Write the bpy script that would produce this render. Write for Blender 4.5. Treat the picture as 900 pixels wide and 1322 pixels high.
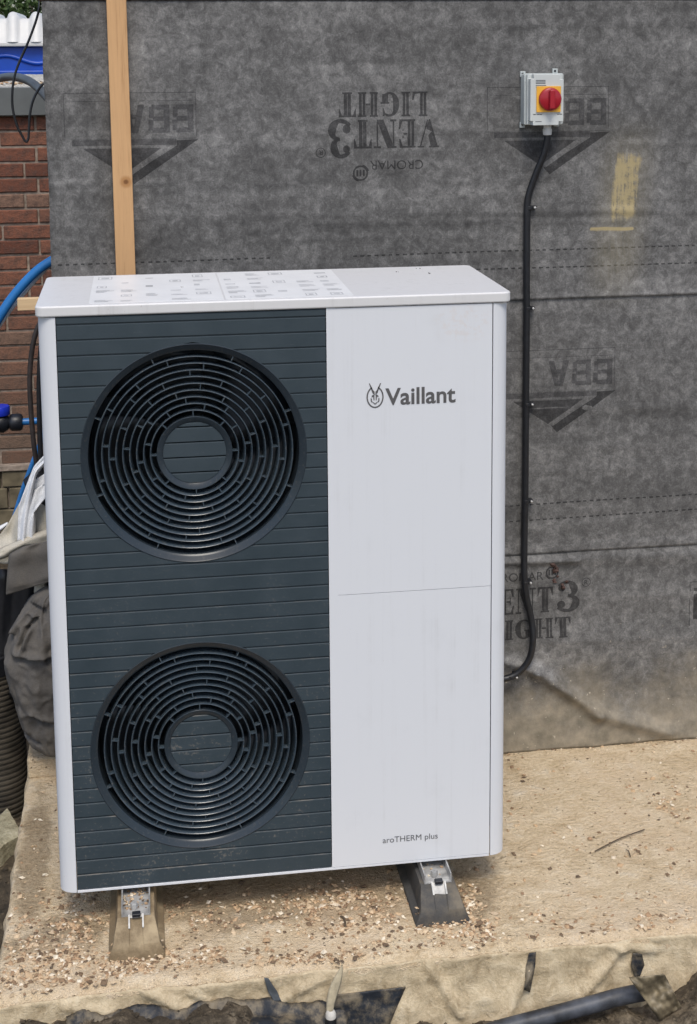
import bpy, bmesh, math, random
from mathutils import Vector, Matrix, Euler, noise as mn
R = math.radians
random.seed(7)
for o in list(bpy.data.objects): bpy.data.objects.remove(o)
scene = bpy.context.scene
COL = scene.collection

# ------------------------------------------------------------------ camera, sky, sun, exposure
CAM = Vector((0.2405, -3.3724, 2.1017)); CROT = Euler((1.42345, 0.00662, -0.15345), 'XYZ')
FPX, PPX, PPY = 1907.84, 474.63, 349.84            # focal length and optical centre in photo pixels (900 x 1322, a crop)
cd = bpy.data.cameras.new('camera'); cam = bpy.data.objects.new('camera', cd); COL.objects.link(cam)
cam.location = CAM; cam.rotation_euler = CROT
cd.sensor_fit = 'VERTICAL'; cd.sensor_height = 36; cd.sensor_width = 24; cd.lens = FPX / 1322 * 36
cd.shift_x = -(PPX - 450) / 1322; cd.shift_y = -(661 - PPY) / 1322
cd.clip_start = .05; cd.clip_end = 800
scene.camera = cam
CM = CROT.to_matrix()
def at(px, py, Y):                                  # the point of the vertical plane y = Y seen at a photo pixel
    d = CM @ Vector(((px - PPX) / FPX, -(py - PPY) / FPX, -1)); return CAM + d * ((Y - CAM.y) / d.y)
def atz(px, py, Z):
    d = CM @ Vector(((px - PPX) / FPX, -(py - PPY) / FPX, -1)); return CAM + d * ((Z - CAM.z) / d.z)

SUN_EL, SUN_AZ = 58, 181                            # azimuth clockwise from +y; the sun stands behind the camera, high
world = bpy.data.worlds.new('World'); scene.world = world; world.use_nodes = True
wn = world.node_tree; bg = wn.nodes['Background']
sk = wn.nodes.new('ShaderNodeTexSky'); sk.sky_type = 'NISHITA'; sk.sun_disc = False
sk.sun_elevation = R(SUN_EL); sk.sun_rotation = R(SUN_AZ); sk.air_density = 1.0; sk.dust_density = 2.6; sk.ozone_density = 1.0
wn.links.new(sk.outputs[0], bg.inputs[0]); bg.inputs[1].default_value = .14
sd = bpy.data.lights.new('sun', 'SUN'); sd.energy = 1.5; sd.angle = R(20); sd.color = (1, .94, .84)
sun = bpy.data.objects.new('sun', sd); COL.objects.link(sun)
sv = Vector((math.sin(R(SUN_AZ)) * math.cos(R(SUN_EL)), math.cos(R(SUN_AZ)) * math.cos(R(SUN_EL)), math.sin(R(SUN_EL))))
sun.rotation_euler = sv.to_track_quat('Z', 'Y').to_euler(); sun.location = (0, -4, 8)
vs = scene.view_settings; vs.view_transform = 'Standard'; vs.look = 'None'; vs.gamma = 1; vs.exposure = 0.30; vs.use_curve_mapping = False

# ------------------------------------------------------------------ helpers
def ns(x, y, z=0., s=1.): return mn.noise(Vector((x * s, y * s, z * s)))
def fbm(x, y, z=0., s=1., o=4): return mn.fractal(Vector((x * s, y * s, z * s)), 1., 2., o)
def sm(a, b, x):
    t = min(1, max(0, (x - a) / (b - a))); return t * t * (3 - 2 * t)
def lerp(a, b, t): return a + (b - a) * t

class MB:
    def __init__(s): s.v = []; s.f = []
    def add(s, vs_, fs):
        o = len(s.v); s.v += [tuple(v) for v in vs_]; s.f += [tuple(i + o for i in f) for f in fs]; return s
    def box(s, x0, x1, y0, y1, z0, z1, M=None):
        vs_ = [Vector((x, y, z)) for z in (z0, z1) for y in (y0, y1) for x in (x0, x1)]
        if M: vs_ = [M @ v for v in vs_]
        return s.add(vs_, [(0, 2, 3, 1), (4, 5, 7, 6), (0, 1, 5, 4), (1, 3, 7, 5), (3, 2, 6, 7), (2, 0, 4, 6)])
    def prism(s, pts, axis, a, b):                   # 2-D outline extruded along an axis from a to b
        def P(u, v, w): return {'x': (w, u, v), 'y': (u, w, v), 'z': (u, v, w)}[axis]
        n = len(pts); vs_ = [P(u, v, a) for u, v in pts] + [P(u, v, b) for u, v in pts]
        return s.add(vs_, [tuple(range(n))[::-1], tuple(range(n, 2 * n))] + [(i, (i + 1) % n, n + (i + 1) % n, n + i) for i in range(n)])
    def grid(s, rows, closed=False):
        n = len(rows[0]); o = []
        for r in rows: o += r
        fs = []
        for i in range(len(rows) - 1):
            for j in range(n if closed else n - 1):
                k = (j + 1) % n; fs.append((i * n + j, i * n + k, (i + 1) * n + k, (i + 1) * n + j))
        return s.add(o, fs)
    def tube(s, path, r, n=10, cap=True):
        P = [Vector(p) for p in path]; rows = []; up = None
        for i, p in enumerate(P):
            t = (P[min(i + 1, len(P) - 1)] - P[max(i - 1, 0)]).normalized()
            if up is None: up = t.orthogonal().normalized()
            up = (up - t * up.dot(t)).normalized(); q = t.cross(up)
            rr = r[i] if isinstance(r, (list, tuple)) else r
            rows.append([p + (up * math.cos(2 * math.pi * k / n) + q * math.sin(2 * math.pi * k / n)) * rr for k in range(n)])
        b = len(s.v); s.grid(rows, True)
        if cap: s.f += [tuple(b + k for k in range(n))[::-1], tuple(b + (len(P) - 1) * n + k for k in range(n))]
        return s
    def lathe(s, prof, c, axis='y', n=96, close=False):   # prof: (radius, offset along axis)
        rows = []
        for r, t in prof + (prof[:1] if close else []):
            row = []
            for k in range(n):
                a = 2 * math.pi * k / n; u, w = r * math.cos(a), r * math.sin(a)
                row.append({'y': (c[0] + u, c[1] + t, c[2] + w), 'z': (c[0] + u, c[1] + w, c[2] + t), 'x': (c[0] + t, c[1] + u, c[2] + w)}[axis])
            rows.append(row)
        return s.grid(rows, True)
    def disc(s, r, t, c, axis='y', n=48):
        vs_ = []
        for k in range(n):
            a = 2 * math.pi * k / n; u, w = r * math.cos(a), r * math.sin(a)
            vs_.append({'y': (c[0] + u, c[1] + t, c[2] + w), 'z': (c[0] + u, c[1] + w, c[2] + t), 'x': (c[0] + t, c[1] + u, c[2] + w)}[axis])
        return s.add(vs_, [tuple(range(n))])
    def build(s, name, mat, parent=None, smooth=False, bevel=0, seg=2, solid=0, sub=0, norm=True, angle=None):
        org = Vector((0, 0, 0)); q = parent
        while q: org += q.location; q = q.parent
        me = bpy.data.meshes.new(name)
        me.from_pydata([tuple(Vector(v) - org) for v in s.v], [], s.f)
        if norm:
            bm = bmesh.new(); bm.from_mesh(me); bmesh.ops.remove_doubles(bm, verts=bm.verts, dist=1e-6)
            bmesh.ops.recalc_face_normals(bm, faces=bm.faces); bm.to_mesh(me); bm.free()
        return link(name, me, mat, parent, smooth, bevel, seg, solid, sub, angle)
def link(name, me, mat, parent=None, smooth=False, bevel=0, seg=2, solid=0, sub=0, angle=None):
    o = bpy.data.objects.new(name, me); COL.objects.link(o)
    if mat and not me.materials: me.materials.append(mat)
    if parent: o.parent = parent
    if smooth or bevel:
        for p in me.polygons: p.use_smooth = True
    if angle: me.set_sharp_from_angle(angle=R(angle))
    if solid:
        m = o.modifiers.new('solid', 'SOLIDIFY'); m.thickness = solid; m.offset = 0
    if bevel:
        m = o.modifiers.new('bevel', 'BEVEL'); m.width = bevel; m.segments = seg; m.limit_method = 'ANGLE'; m.angle_limit = R(35); m.harden_normals = True
    if sub:
        m = o.modifiers.new('sub', 'SUBSURF'); m.levels = sub; m.render_levels = sub
    return o
def tag(o, label=None, cat=None, group=None, kind=None):
    if label: o['label'] = label
    if cat: o['category'] = cat
    if group: o['group'] = group
    if kind: o['kind'] = kind
    return o
def empty(name, loc, label=None, cat=None, group=None):
    o = bpy.data.objects.new(name, None); COL.objects.link(o); o.location = loc; o.empty_display_size = .1
    return tag(o, label, cat, group)
def textmesh(body, x0, x1, z0, y, off=0., space=1.):  # flat lettering in an x-z plane, fitted to a width, baseline at z0
    cu = bpy.data.curves.new('t', 'FONT'); cu.body = body; cu.offset = off; cu.space_character = space
    o = bpy.data.objects.new('t', cu); COL.objects.link(o)
    bpy.context.view_layer.update()
    me = bpy.data.meshes.new_from_object(o.evaluated_get(bpy.context.evaluated_depsgraph_get()))
    V = [v.co.copy() for v in me.vertices]; F = [tuple(p.vertices) for p in me.polygons]
    bpy.data.objects.remove(o); bpy.data.curves.remove(cu); bpy.data.meshes.remove(me)
    a = min(v.x for v in V); b = max(v.x for v in V); k = (x1 - x0) / (b - a)
    m = MB(); m.add([(x0 + (v.x - a) * k, y, z0 + v.y * k) for v in V], F); return m

# ------------------------------------------------------------------ materials
class NT:
    def __init__(s, name):
        s.m = bpy.data.materials.new(name); s.m.use_nodes = True; s.t = s.m.node_tree
        s.b = s.t.nodes['Principled BSDF']; s.tc = None
    def n(s, typ, **k):
        x = s.t.nodes.new('ShaderNode' + typ)
        for a, v in k.items():
            if a.startswith('i_'): x.inputs[int(a[2:])].default_value = v
            else: setattr(x, a, v)
        return x
    def l(s, a, b): s.t.links.new(a, b); return s
    def obj(s):
        if not s.tc: s.tc = s.n('TexCoord').outputs['Object']
        return s.tc
    def mapped(s, scale, rot=(0, 0, 0), loc=(0, 0, 0), src=None):
        m = s.n('Mapping'); s.l(src or s.obj(), m.inputs[0]); m.inputs[1].default_value = loc; m.inputs[2].default_value = rot; m.inputs[3].default_value = scale
        return m.outputs[0]
    def noise(s, scale, detail=4, rough=.55, vec=None, dist=0.):
        x = s.n('TexNoise'); s.l(vec or s.obj(), x.inputs['Vector'])
        x.inputs['Scale'].default_value = scale; x.inputs['Detail'].default_value = detail; x.inputs['Roughness'].default_value = rough; x.inputs['Distortion'].default_value = dist
        return x.outputs[0]
    def ramp(s, fac, stops, interp='LINEAR'):
        r = s.n('ValToRGB'); r.color_ramp.interpolation = interp; s.l(fac, r.inputs[0]); e = r.color_ramp.elements
        while len(e) < len(stops): e.new(.5)
        for q, (p, c) in zip(e, stops):
            q.position = p; q.color = (*c, 1) if isinstance(c, (tuple, list)) else (c, c, c, 1)
        return r.outputs[0]
    def mix(s, fac, a, b, mode='MIX'):
        m = s.n('Mix'); m.data_type = 'RGBA'; m.blend_type = mode; m.clamp_factor = True
        for i, v in ((0, fac), (6, a), (7, b)):
            if hasattr(v, 'is_linked'): s.l(v, m.inputs[i])
            elif isinstance(v, (int, float)): m.inputs[i].default_value = v if i == 0 else (v, v, v, 1)
            else: m.inputs[i].default_value = (*v, 1)
        return m.outputs[2]
    def math(s, op, a, b=None, c=None):
        m = s.n('Math'); m.operation = op
        for i, v in enumerate((a, b, c)):
            if v is None: continue
            if hasattr(v, 'is_linked'): s.l(v, m.inputs[i])
            else: m.inputs[i].default_value = v
        return m.outputs[0]
    def sep(s, src=None):
        x = s.n('SeparateXYZ'); s.l(src or s.obj(), x.inputs[0]); return x.outputs
    def smooth(s, v, a, b, lo=0., hi=1.):
        m = s.n('MapRange'); m.interpolation_type = 'SMOOTHSTEP'; s.l(v, m.inputs[0])
        for i, q in ((1, a), (2, b), (3, lo), (4, hi)): m.inputs[i].default_value = q
        return m.outputs[0]
    def bump(s, h, dist, strength=1.):
        b = s.n('Bump'); b.inputs['Strength'].default_value = strength; b.inputs['Distance'].default_value = dist
        s.l(h, b.inputs['Height']); s.l(b.outputs[0], s.b.inputs['Normal']); return s
    def base(s, c):
        i = s.b.inputs['Base Color']
        if hasattr(c, 'is_linked'): s.l(c, i)
        else: i.default_value = (*c, 1)
        return s
    def rough(s, r, spec=None, metal=None):
        if hasattr(r, 'is_linked'): s.l(r, s.b.inputs['Roughness'])
        else: s.b.inputs['Roughness'].default_value = r
        if spec is not None: s.b.inputs['Specular IOR Level'].default_value = spec
        if metal is not None: s.b.inputs['Metallic'].default_value = metal
        return s
def simple(name, c, rough=.5, var=.12, scale=30, bump=0, metal=0, spec=.5):
    t = NT(name); f = t.noise(scale, 5)
    t.base(t.ramp(f, [(.3, tuple(x * (1 - var) for x in c)), (.7, tuple(min(1, x * (1 + var)) for x in c))])); t.rough(rough, spec, metal)
    if bump: t.bump(f, bump)
    return t.m

def membrane_mat(name, dark):
    t = NT(name); v = t.obj()
    b1 = t.noise(6, 5, .6); b2 = t.noise(34, 5, .72, dist=.5); fib = t.noise(1, 3, .6, t.mapped((260, 260, 90), (0, R(35), 0)), 1.5); fib2 = t.noise(1, 3, .6, t.mapped((90, 200, 300), (0, R(-20), 0)), 1.5)
    band = t.noise(1, 3, .5, t.mapped((.8, .8, 9)))
    f = t.math('ADD', t.math('MULTIPLY', b1, .28), t.math('MULTIPLY', b2, .46))
    f = t.math('ADD', f, t.math('MULTIPLY', fib, .16)); f = t.math('ADD', f, t.math('MULTIPLY', fib2, .12)); f = t.math('ADD', f, t.math('MULTIPLY', t.math('SUBTRACT', band, .5), .22))
    f = t.math('ADD', f, t.math('MULTIPLY', t.math('SUBTRACT', t.noise(210, 3, .7), .5), .16))
    c = t.ramp(f, [(.37, (.060, .059, .0585)), (.47, (.103, .102, .100)), (.53, (.146, .1445, .142)), (.60, (.216, .2135, .208)), (.68, (.33, .325, .315))])
    if dark < 1: c = t.mix(1., c, (dark, dark, dark * 1.03), 'MULTIPLY')
    x, y, z = t.sep()
    # mud splashed up the foot of the wall, patchy edge
    wob = t.math('MULTIPLY', t.math('SUBTRACT', t.noise(5, 6, .65), .5), .5)
    mud = t.smooth(t.math('ADD', z, wob), .34, -.02)
    c = t.mix(t.math('MULTIPLY', mud, .9), c, t.ramp(t.noise(24, 5, .6), [(.3, (.18, .16, .12)), (.7, (.36, .31, .23))]))
    spots = t.math('MULTIPLY', t.smooth(t.noise(75, 2, .5), .70, .76), t.smooth(z, .55, .05))
    c = t.mix(spots, c, (.45, .40, .32))
    # dried yellow adhesive dabs
    br = t.noise(1, 4, .7, t.mapped((150, 150, 11)))
    xs_ = t.math('SUBTRACT', x, t.math('MULTIPLY', t.math('SUBTRACT', z, 1.69), .10))
    def rect(x0, x1, z0, z1, e):
        a = t.math('MULTIPLY', t.smooth(xs_, x0 - e, x0 + e), t.smooth(xs_, x1 + e, x1 - e))
        return t.math('MULTIPLY', a, t.math('MULTIPLY', t.smooth(z, z0 - e * 2, z0 + e * 2), t.smooth(z, z1 + e * 2, z1 - e * 2)))
    blot = t.noise(42, 5, .75)
    m1 = t.smooth(t.math('MULTIPLY', rect(1.582, 1.672, 1.60, 1.82, .018), t.math('ADD', t.math('MULTIPLY', br, .55), t.math('MULTIPLY', blot, .74))), .44, .70)
    br2 = t.noise(1, 4, .7, t.mapped((12, 150, 130)))
    m2 = t.smooth(t.math('MULTIPLY', rect(1.532, 1.668, 1.579, 1.597, .006), t.math('ADD', br2, .18)), .38, .58)
    m3 = t.math('MULTIPLY', rect(1.56, 1.69, 1.42, 1.84, .05), t.math('MULTIPLY', br, .42))
    c = t.mix(t.math('MULTIPLY', t.math('MAXIMUM', m1, m2), .8), c, (.45, .36, .18))
    c = t.mix(m3, c, (.38, .33, .21))
    t.base(c).rough(.86, .25); t.bump(t.math('ADD', b2, t.math('MULTIPLY', fib, .5)), .0016, .5)
    return t.m
M = {}
M['membrane'] = membrane_mat('felt_membrane', 1.); M['print'] = membrane_mat('printed_felt', .34); M['print_soft'] = membrane_mat('faint_printed_felt', .58); M['print_mid'] = membrane_mat('half_printed_felt', .42); M['print_lite'] = membrane_mat('pale_printed_felt', 1.28)
def white_mat(name, base, dirt=.5):
    t = NT(name); x, y, z = t.sep()
    st = t.noise(1, 4, .6, t.mapped((60, 60, 1.3))); cl = t.noise(9, 5, .6); fine = t.noise(160, 2, .5)
    d = t.math('MULTIPLY', t.smooth(st, .5, .78), t.smooth(cl, .35, .7))
    c = t.mix(t.math('MULTIPLY', d, dirt * .5), base, tuple(k * .72 for k in (base[0], base[1] * .98, base[2] * .95)))
    c = t.mix(t.math('MULTIPLY', t.smooth(cl, .55, .8), dirt * .35), c, tuple(k * .82 for k in base))
    c = t.mix(t.math('MULTIPLY', t.smooth(fine, .72, .78), dirt * .5), c, (.5, .48, .45))
    # a rubbed pinkish stain on the door, under the lid
    dx = t.math('MULTIPLY', t.math('SUBTRACT', x, .99), 14); dz = t.math('MULTIPLY', t.math('SUBTRACT', z, 1.365), 22)
    rr = t.math('SQRT', t.math('ADD', t.math('MULTIPLY', dx, dx), t.math('MULTIPLY', dz, dz)))
    s = t.math('MULTIPLY', t.smooth(rr, 1.3, .5), t.smooth(t.noise(45, 5, .7), .46, .62))
    c = t.mix(t.math('MULTIPLY', s, dirt * .45), c, (.66, .58, .53))
    t.base(c); t.rough(t.math('ADD', t.math('MULTIPLY', cl, .18), .32), .45); t.bump(t.noise(420, 2, .5), .00012, .35)
    return t.m
M['white'] = white_mat('white_powder_coat', (.69, .712, .742), .7)
M['lid'] = white_mat('lid_powder_coat', (.66, .662, .66), 1.3)
def dark_mat():
    t = NT('anthracite_plastic'); cl = t.noise(8, 6, .65); fine = t.noise(130, 3, .6); sc = t.noise(1, 3, .6, t.mapped((25, 40, 200)))
    x, y, z = t.sep()
    c = t.ramp(cl, [(.3, (.028, .044, .055)), (.7, (.041, .059, .072))])
    dust = t.math('MULTIPLY', t.smooth(t.math('ADD', fine, t.math('MULTIPLY', cl, .5)), .84, 1.0), t.smooth(z, 1.1, .15))
    c = t.mix(t.math('MULTIPLY', dust, .5), c, (.22, .20, .17))
    c = t.mix(t.math('MULTIPLY', t.smooth(sc, .66, .74), .25), c, (.17, .18, .19))
    t.base(c).rough(t.math('ADD', t.math('MULTIPLY', cl, .25), .30), .5); t.bump(fine, .0003, .4); return t.m
M['dark'] = dark_mat()
def slat_edge_mat():
    t = NT('dusty_slat_edge'); n_ = t.noise(1, 5, .65, t.mapped((14, 30, 60))); x, y, z = t.sep()
    f = t.math('MULTIPLY', t.smooth(n_, .46, .72), t.smooth(z, 1.0, .05, .06, .75))
    t.base(t.mix(f, (.038, .055, .068), (.22, .20, .17))).rough(.5); return t.m
M['slat_edge'] = slat_edge_mat()
t = NT('grille_plastic'); cl = t.noise(14, 5, .65); fn = t.noise(170, 3, .6)
t.base(t.mix(t.math('MULTIPLY', t.smooth(fn, .52, .72), .5), t.ramp(cl, [(.3, (.034, .052, .069)), (.7, (.050, .071, .090))]), (.16, .155, .14))).rough(t.math('ADD', t.math('MULTIPLY', cl, .14), .13), .7); t.bump(fn, .0003, .4); M['grille'] = t.m
t = NT('matt_rim_plastic'); fn = t.noise(150, 3, .6); cl = t.noise(10, 5, .6); t.base(t.mix(t.smooth(fn, .55, .75, 0, .35), t.ramp(cl, [(.3, (.021, .031, .040)), (.7, (.030, .041, .052))]), (.10, .095, .085))).rough(.24, .32); M['rim'] = t.m
M['blade'] = simple('fan_blade_plastic', (.024, .033, .043), .35)
M['black_in'] = simple('deep_navy_plastic', (.013, .021, .031), .6)
M['rubber_b'] = simple('black_cable_sheath', (.012, .013, .016), .42, .3, 60)
M['brown_cable'] = simple('dark_brown_sheath', (.035, .028, .027), .5, .3, 60)
M['ink'] = simple('dark_grey_ink', (.10, .098, .10), .5, .15, 200)
M['ink2'] = simple('thin_dark_ink', (.11, .115, .125), .5, .15, 200)
M['galv'] = simple('mill_aluminium', (.40, .40, .39), .5, .4, 45, .0004, .25)
M['wood'] = None
def wood_mat(name, a, b, axis='z', knots=()):
    t = NT(name); sc = {'z': (38, 38, 2.2), 'x': (2.2, 38, 38), 'y': (38, 2.2, 38)}[axis]
    g = t.noise(1, 6, .6, t.mapped(sc), 1.2); fine = t.noise(1, 3, .6, t.mapped(tuple(q * 7 for q in sc)))
    c = t.ramp(t.math('ADD', t.math('MULTIPLY', g, .7), t.math('MULTIPLY', fine, .3)), [(.3, b), (.48, a), (.75, tuple(min(1, q * 1.12) for q in a))])
    x, y, z = t.sep()
    for (kx, kz, r) in knots:
        dx = t.math('MULTIPLY', t.math('SUBTRACT', x, kx), 1 / r); dz = t.math('MULTIPLY', t.math('SUBTRACT', z, kz), 1 / r)
        d = t.math('ADD', t.math('SQRT', t.math('ADD', t.math('MULTIPLY', dx, dx), t.math('MULTIPLY', dz, dz))), t.math('MULTIPLY', t.math('SUBTRACT', g, .5), .6))
        c = t.mix(t.smooth(d, 1.9, .9), c, (.42, .22, .09)); c = t.mix(t.smooth(d, .8, .35), c, (.20, .09, .035))
    t.base(c).rough(.72, .25); t.bump(g, .0006, .5); return t.m
M['wood'] = wood_mat('sawn_softwood', (.56, .34, .17), (.40, .22, .10), 'z', [(.012, 1.735, .011)])
M['woodx'] = wood_mat('sawn_softwood_rail', (.62, .45, .26), (.5, .33, .18), 'x')
M['plate'] = wood_mat('weathered_plate_timber', (.17, .12, .08), (.10, .07, .05), 'x')
def slab_mat():
    t = NT('dusty_cast_concrete'); big = t.noise(2.2, 6, .6); mid = t.noise(13, 6, .65, dist=.4); fine = t.noise(90, 4, .65); grit = t.noise(300, 2, .5)
    br = t.noise(1, 6, .72, t.mapped((11, 34, 11), (0, 0, R(9))), 1.2); pit = t.n('TexVoronoi'); t.l(t.obj(), pit.inputs['Vector']); pit.inputs['Scale'].default_value = 70; pores = t.math('MULTIPLY', t.smooth(pit.outputs['Distance'], .22, .10), t.smooth(t.noise(9, 4, .6), .5, .62))
    f = t.math('ADD', t.math('MULTIPLY', big, .30), t.math('MULTIPLY', mid, .28)); f = t.math('ADD', f, t.math('MULTIPLY', fine, .22)); f = t.math('ADD', f, t.math('MULTIPLY', br, .20))
    c = t.ramp(f, [(.36, (.34, .24, .135)), (.44, (.57, .445, .285)), (.51, (.70, .57, .39)), (.60, (.82, .705, .53))])
    c = t.mix(t.math('MULTIPLY', pores, .7), c, (.16, .115, .065))
    x, y, z = t.sep(); st = t.noise(6, 6, .7)                  # damp soil around the feet and along the edges; browner patch under the unit
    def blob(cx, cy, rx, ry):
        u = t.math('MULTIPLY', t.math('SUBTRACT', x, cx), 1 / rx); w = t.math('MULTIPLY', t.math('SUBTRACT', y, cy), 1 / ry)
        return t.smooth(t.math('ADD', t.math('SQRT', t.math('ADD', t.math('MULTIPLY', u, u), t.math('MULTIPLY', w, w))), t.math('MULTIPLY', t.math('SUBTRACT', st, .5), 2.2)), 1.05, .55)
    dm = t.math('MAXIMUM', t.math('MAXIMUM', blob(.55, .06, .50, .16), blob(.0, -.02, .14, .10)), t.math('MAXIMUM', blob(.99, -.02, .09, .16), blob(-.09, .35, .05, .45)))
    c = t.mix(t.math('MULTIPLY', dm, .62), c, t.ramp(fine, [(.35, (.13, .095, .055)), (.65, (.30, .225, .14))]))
    c = t.mix(t.math('MULTIPLY', t.smooth(t.noise(55, 6, .75), .58, .68), .35), c, (.36, .26, .16))
    c = t.mix(t.math('MULTIPLY', t.smooth(big, .48, .62), .35), c, (.56, .405, .25))
    c = t.mix(t.math('MULTIPLY', t.smooth(grit, .66, .74), .5), c, (.17, .13, .09))
    c = t.mix(t.math('MULTIPLY', t.smooth(mid, .60, .70), .35), c, (.66, .60, .50))
    t.base(c).rough(.93, .2); t.bump(t.math('ADD', t.math('ADD', mid, fine), t.math('SUBTRACT', t.math('MULTIPLY', grit, .5), pores)), .012, .85); return t.m
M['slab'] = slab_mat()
t = NT('muddy_polythene'); a = t.noise(4, 6, .6); b = t.noise(30, 5, .65, dist=.8); x, y, z = t.sep()
st = t.noise(1, 5, .6, t.mapped((22, 22, 4), (0, R(28), 0)))
f = t.math('ADD', t.math('MULTIPLY', a, .4), t.math('ADD', t.math('MULTIPLY', b, .3), t.math('MULTIPLY', st, .3)))
fz = t.noise(160, 5, .7); f = t.math('ADD', f, t.math('MULTIPLY', t.math('SUBTRACT', fz, .5), .2))
t.base(t.ramp(f, [(.33, (.18, .13, .07)), (.43, (.42, .33, .205)), (.53, (.60, .495, .33)), (.66, (.74, .65, .48))])).rough(t.math('ADD', t.math('MULTIPLY', b, .3), .36), .4); t.bump(t.math('ADD', b, t.math('MULTIPLY', fz, .6)), .006, .7); M['poly'] = t.m
t = NT('wet_mud'); a = t.noise(3, 6, .6); b = t.noise(45, 6, .7)
t.base(t.ramp(t.math('ADD', t.math('MULTIPLY', a, .5), t.math('MULTIPLY', b, .5)), [(.36, (.018, .015, .011)), (.5, (.070, .055, .037)), (.64, (.24, .195, .135))])).rough(.8, .35); t.bump(b, .012, .8); M['mud'] = t.m
def chip_mat():
    t = NT('stone_chips'); g = t.n('NewGeometry').outputs['Random Per Island']
    c = t.ramp(g, [(0, (.05, .03, .018)), (.16, (.17, .10, .05)), (.32, (.36, .22, .12)), (.5, (.55, .38, .22)), (.68, (.68, .53, .35)), (.84, (.44, .33, .21)), (.93, (.85, .76, .60))])
    t.base(t.mix(.18, c, t.ramp(t.noise(400, 3), [(.3, (.10, .06, .035)), (.7, (.75, .62, .46))]))).rough(.75, .3); return t.m
M['chips'] = chip_mat()
def brick_mat():
    t = NT('old_red_brick'); r = t.n('ObjectInfo').outputs['Random']; n1 = t.noise(28, 5, .7); n2 = t.noise(110, 3, .6); loc = t.n('ObjectInfo').outputs['Location']; z = t.sep(loc)[2]
    c = t.ramp(r, [(0, (.15, .062, .042)), (.3, (.225, .092, .060)), (.6, (.265, .125, .082)), (.8, (.19, .095, .068)), (1, (.26, .165, .12))])
    c = t.mix(t.math('MULTIPLY', t.smooth(n1, .40, .66), .7), c, (.085, .058, .050)); c = t.mix(t.math('MULTIPLY', t.smooth(n2, .6, .75), .35), c, (.36, .28, .23))
    c = t.mix(t.smooth(t.math('ADD', z, t.math('MULTIPLY', n1, .5)), 1.45, .5, 0, .62), c, (.155, .115, .085))     # soil and algae staining of the lower courses
    t.base(c).rough(.9, .2); t.bump(t.math('ADD', n1, n2), .004, .8); return t.m
M['brick'] = brick_mat()
M['mortar'] = simple('lime_mortar', (.30, .245, .20), .95, .35, 40, .004)
M['plinth'] = simple('mossy_plinth_block', (.15, .125, .080), .95, .45, 12, .006)
M['fascia'] = simple('grey_painted_fascia', (.115, .125, .125), .55, .12, 9)
M['roofgravel'] = simple('pale_roof_chippings', (.44, .42, .37), .95, .45, 60, .01)
M['blue'] = simple('blue_moulded_plastic', (.008, .065, .42), .38, .2, 4)
M['loo_white'] = simple('white_moulded_plastic', (.60, .60, .585), .45, .05, 6)
M['bluepipe'] = simple('blue_water_pipe', (.022, .17, .47), .36, .14, 14)
M['whitepipe'] = simple('white_plastic_conduit', (.72, .74, .76), .45, .08, 20)
M['greyhose'] = simple('grey_ribbed_hose', (.075, .085, .095), .5, .2, 20)
M['valve'] = simple('black_fitting_plastic', (.012, .014, .02), .4, .3, 40)
M['valveblue'] = simple('cobalt_valve_cap', (.012, .035, .50), .4, .1, 40)
def cloth(name, c, dirty=.3, dc=(.25, .2, .14)):
    t = NT(name); a = t.noise(9, 6, .65); w = t.noise(1, 2, .5, t.mapped((260, 260, 300)))
    t.base(t.mix(t.math('MULTIPLY', t.smooth(a, .42, .72), dirty), t.ramp(w, [(.3, tuple(k * .88 for k in c)), (.7, tuple(min(1, k * 1.1) for k in c))]), dc)).rough(.8, .3); t.bump(t.math('ADD', a, t.math('MULTIPLY', w, .15)), .006, .6); return t.m
M['greybag'] = cloth('dusty_grey_cloth', (.115, .108, .10), .45, (.17, .15, .12))
M['whitebag'] = cloth('white_woven_sacking', (.78, .80, .83), .12, (.42, .40, .35)); M['creambag'] = cloth('soiled_cream_sacking', (.50, .47, .40), .45, (.3, .25, .17))
M['duct'] = simple('muddy_black_duct', (.055, .047, .036), .6, .7, 14, .002)
t = NT('mossy_concrete_block'); a = t.noise(26, 5, .7); b = t.noise(120, 4, .6)
t.base(t.mix(t.smooth(b, .6, .72, 0, .7), t.ramp(a, [(.3, (.20, .18, .115)), (.55, (.40, .37, .26)), (.75, (.55, .51, .39))]), (.05, .045, .03))).rough(.95, .2); t.bump(t.math('ADD', a, b), .006, .8); M['block'] = t.m
M['rubber_foot'] = cloth('recycled_rubber', (.070, .069, .067), .85, (.20, .17, .125))
M['mud_foot'] = cloth('mud_caked_rubber', (.20, .15, .09), .9, (.44, .35, .22))
M['switch_grey'] = simple('light_grey_enclosure', (.55, .58, .57), .42, .06, 10)
M['switch_base'] = simple('mid_grey_enclosure_base', (.46, .50, .495), .45, .08, 10)
M['yellow'] = simple('yellow_legend_plate', (.80, .42, .045), .4, .08, 20)
M['red'] = simple('red_knob_plastic', (.33, .010, .022), .28, .1, 20)
M['rust'] = simple('red_brown_clay_splash', (.075, .042, .034), .75, .5, 90, .002)
t = NT('torn_black_sheet'); a = t.noise(14, 6, .7); t.base(t.mix(t.smooth(a, .40, .62, 0, .85), (.016, .020, .027), (.22, .18, .12))).rough(.55, .35); t.bump(a, .006, .7); M['dpm'] = t.m
M['leaf'] = None
t = NT('leaf'); g = t.n('NewGeometry').outputs['Random Per Island']; t.base(t.ramp(g, [(0, (.02, .045, .012)), (.5, (.06, .105, .03)), (1, (.13, .19, .065))])).rough(.6, .3); M['leaf'] = t.m
M['bark'] = simple('dull_bark', (.10, .075, .05), .9, .3, 30, .01)
M['sticker'] = simple('white_label_film', (.80, .81, .81), .35, .04, 12)
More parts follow.
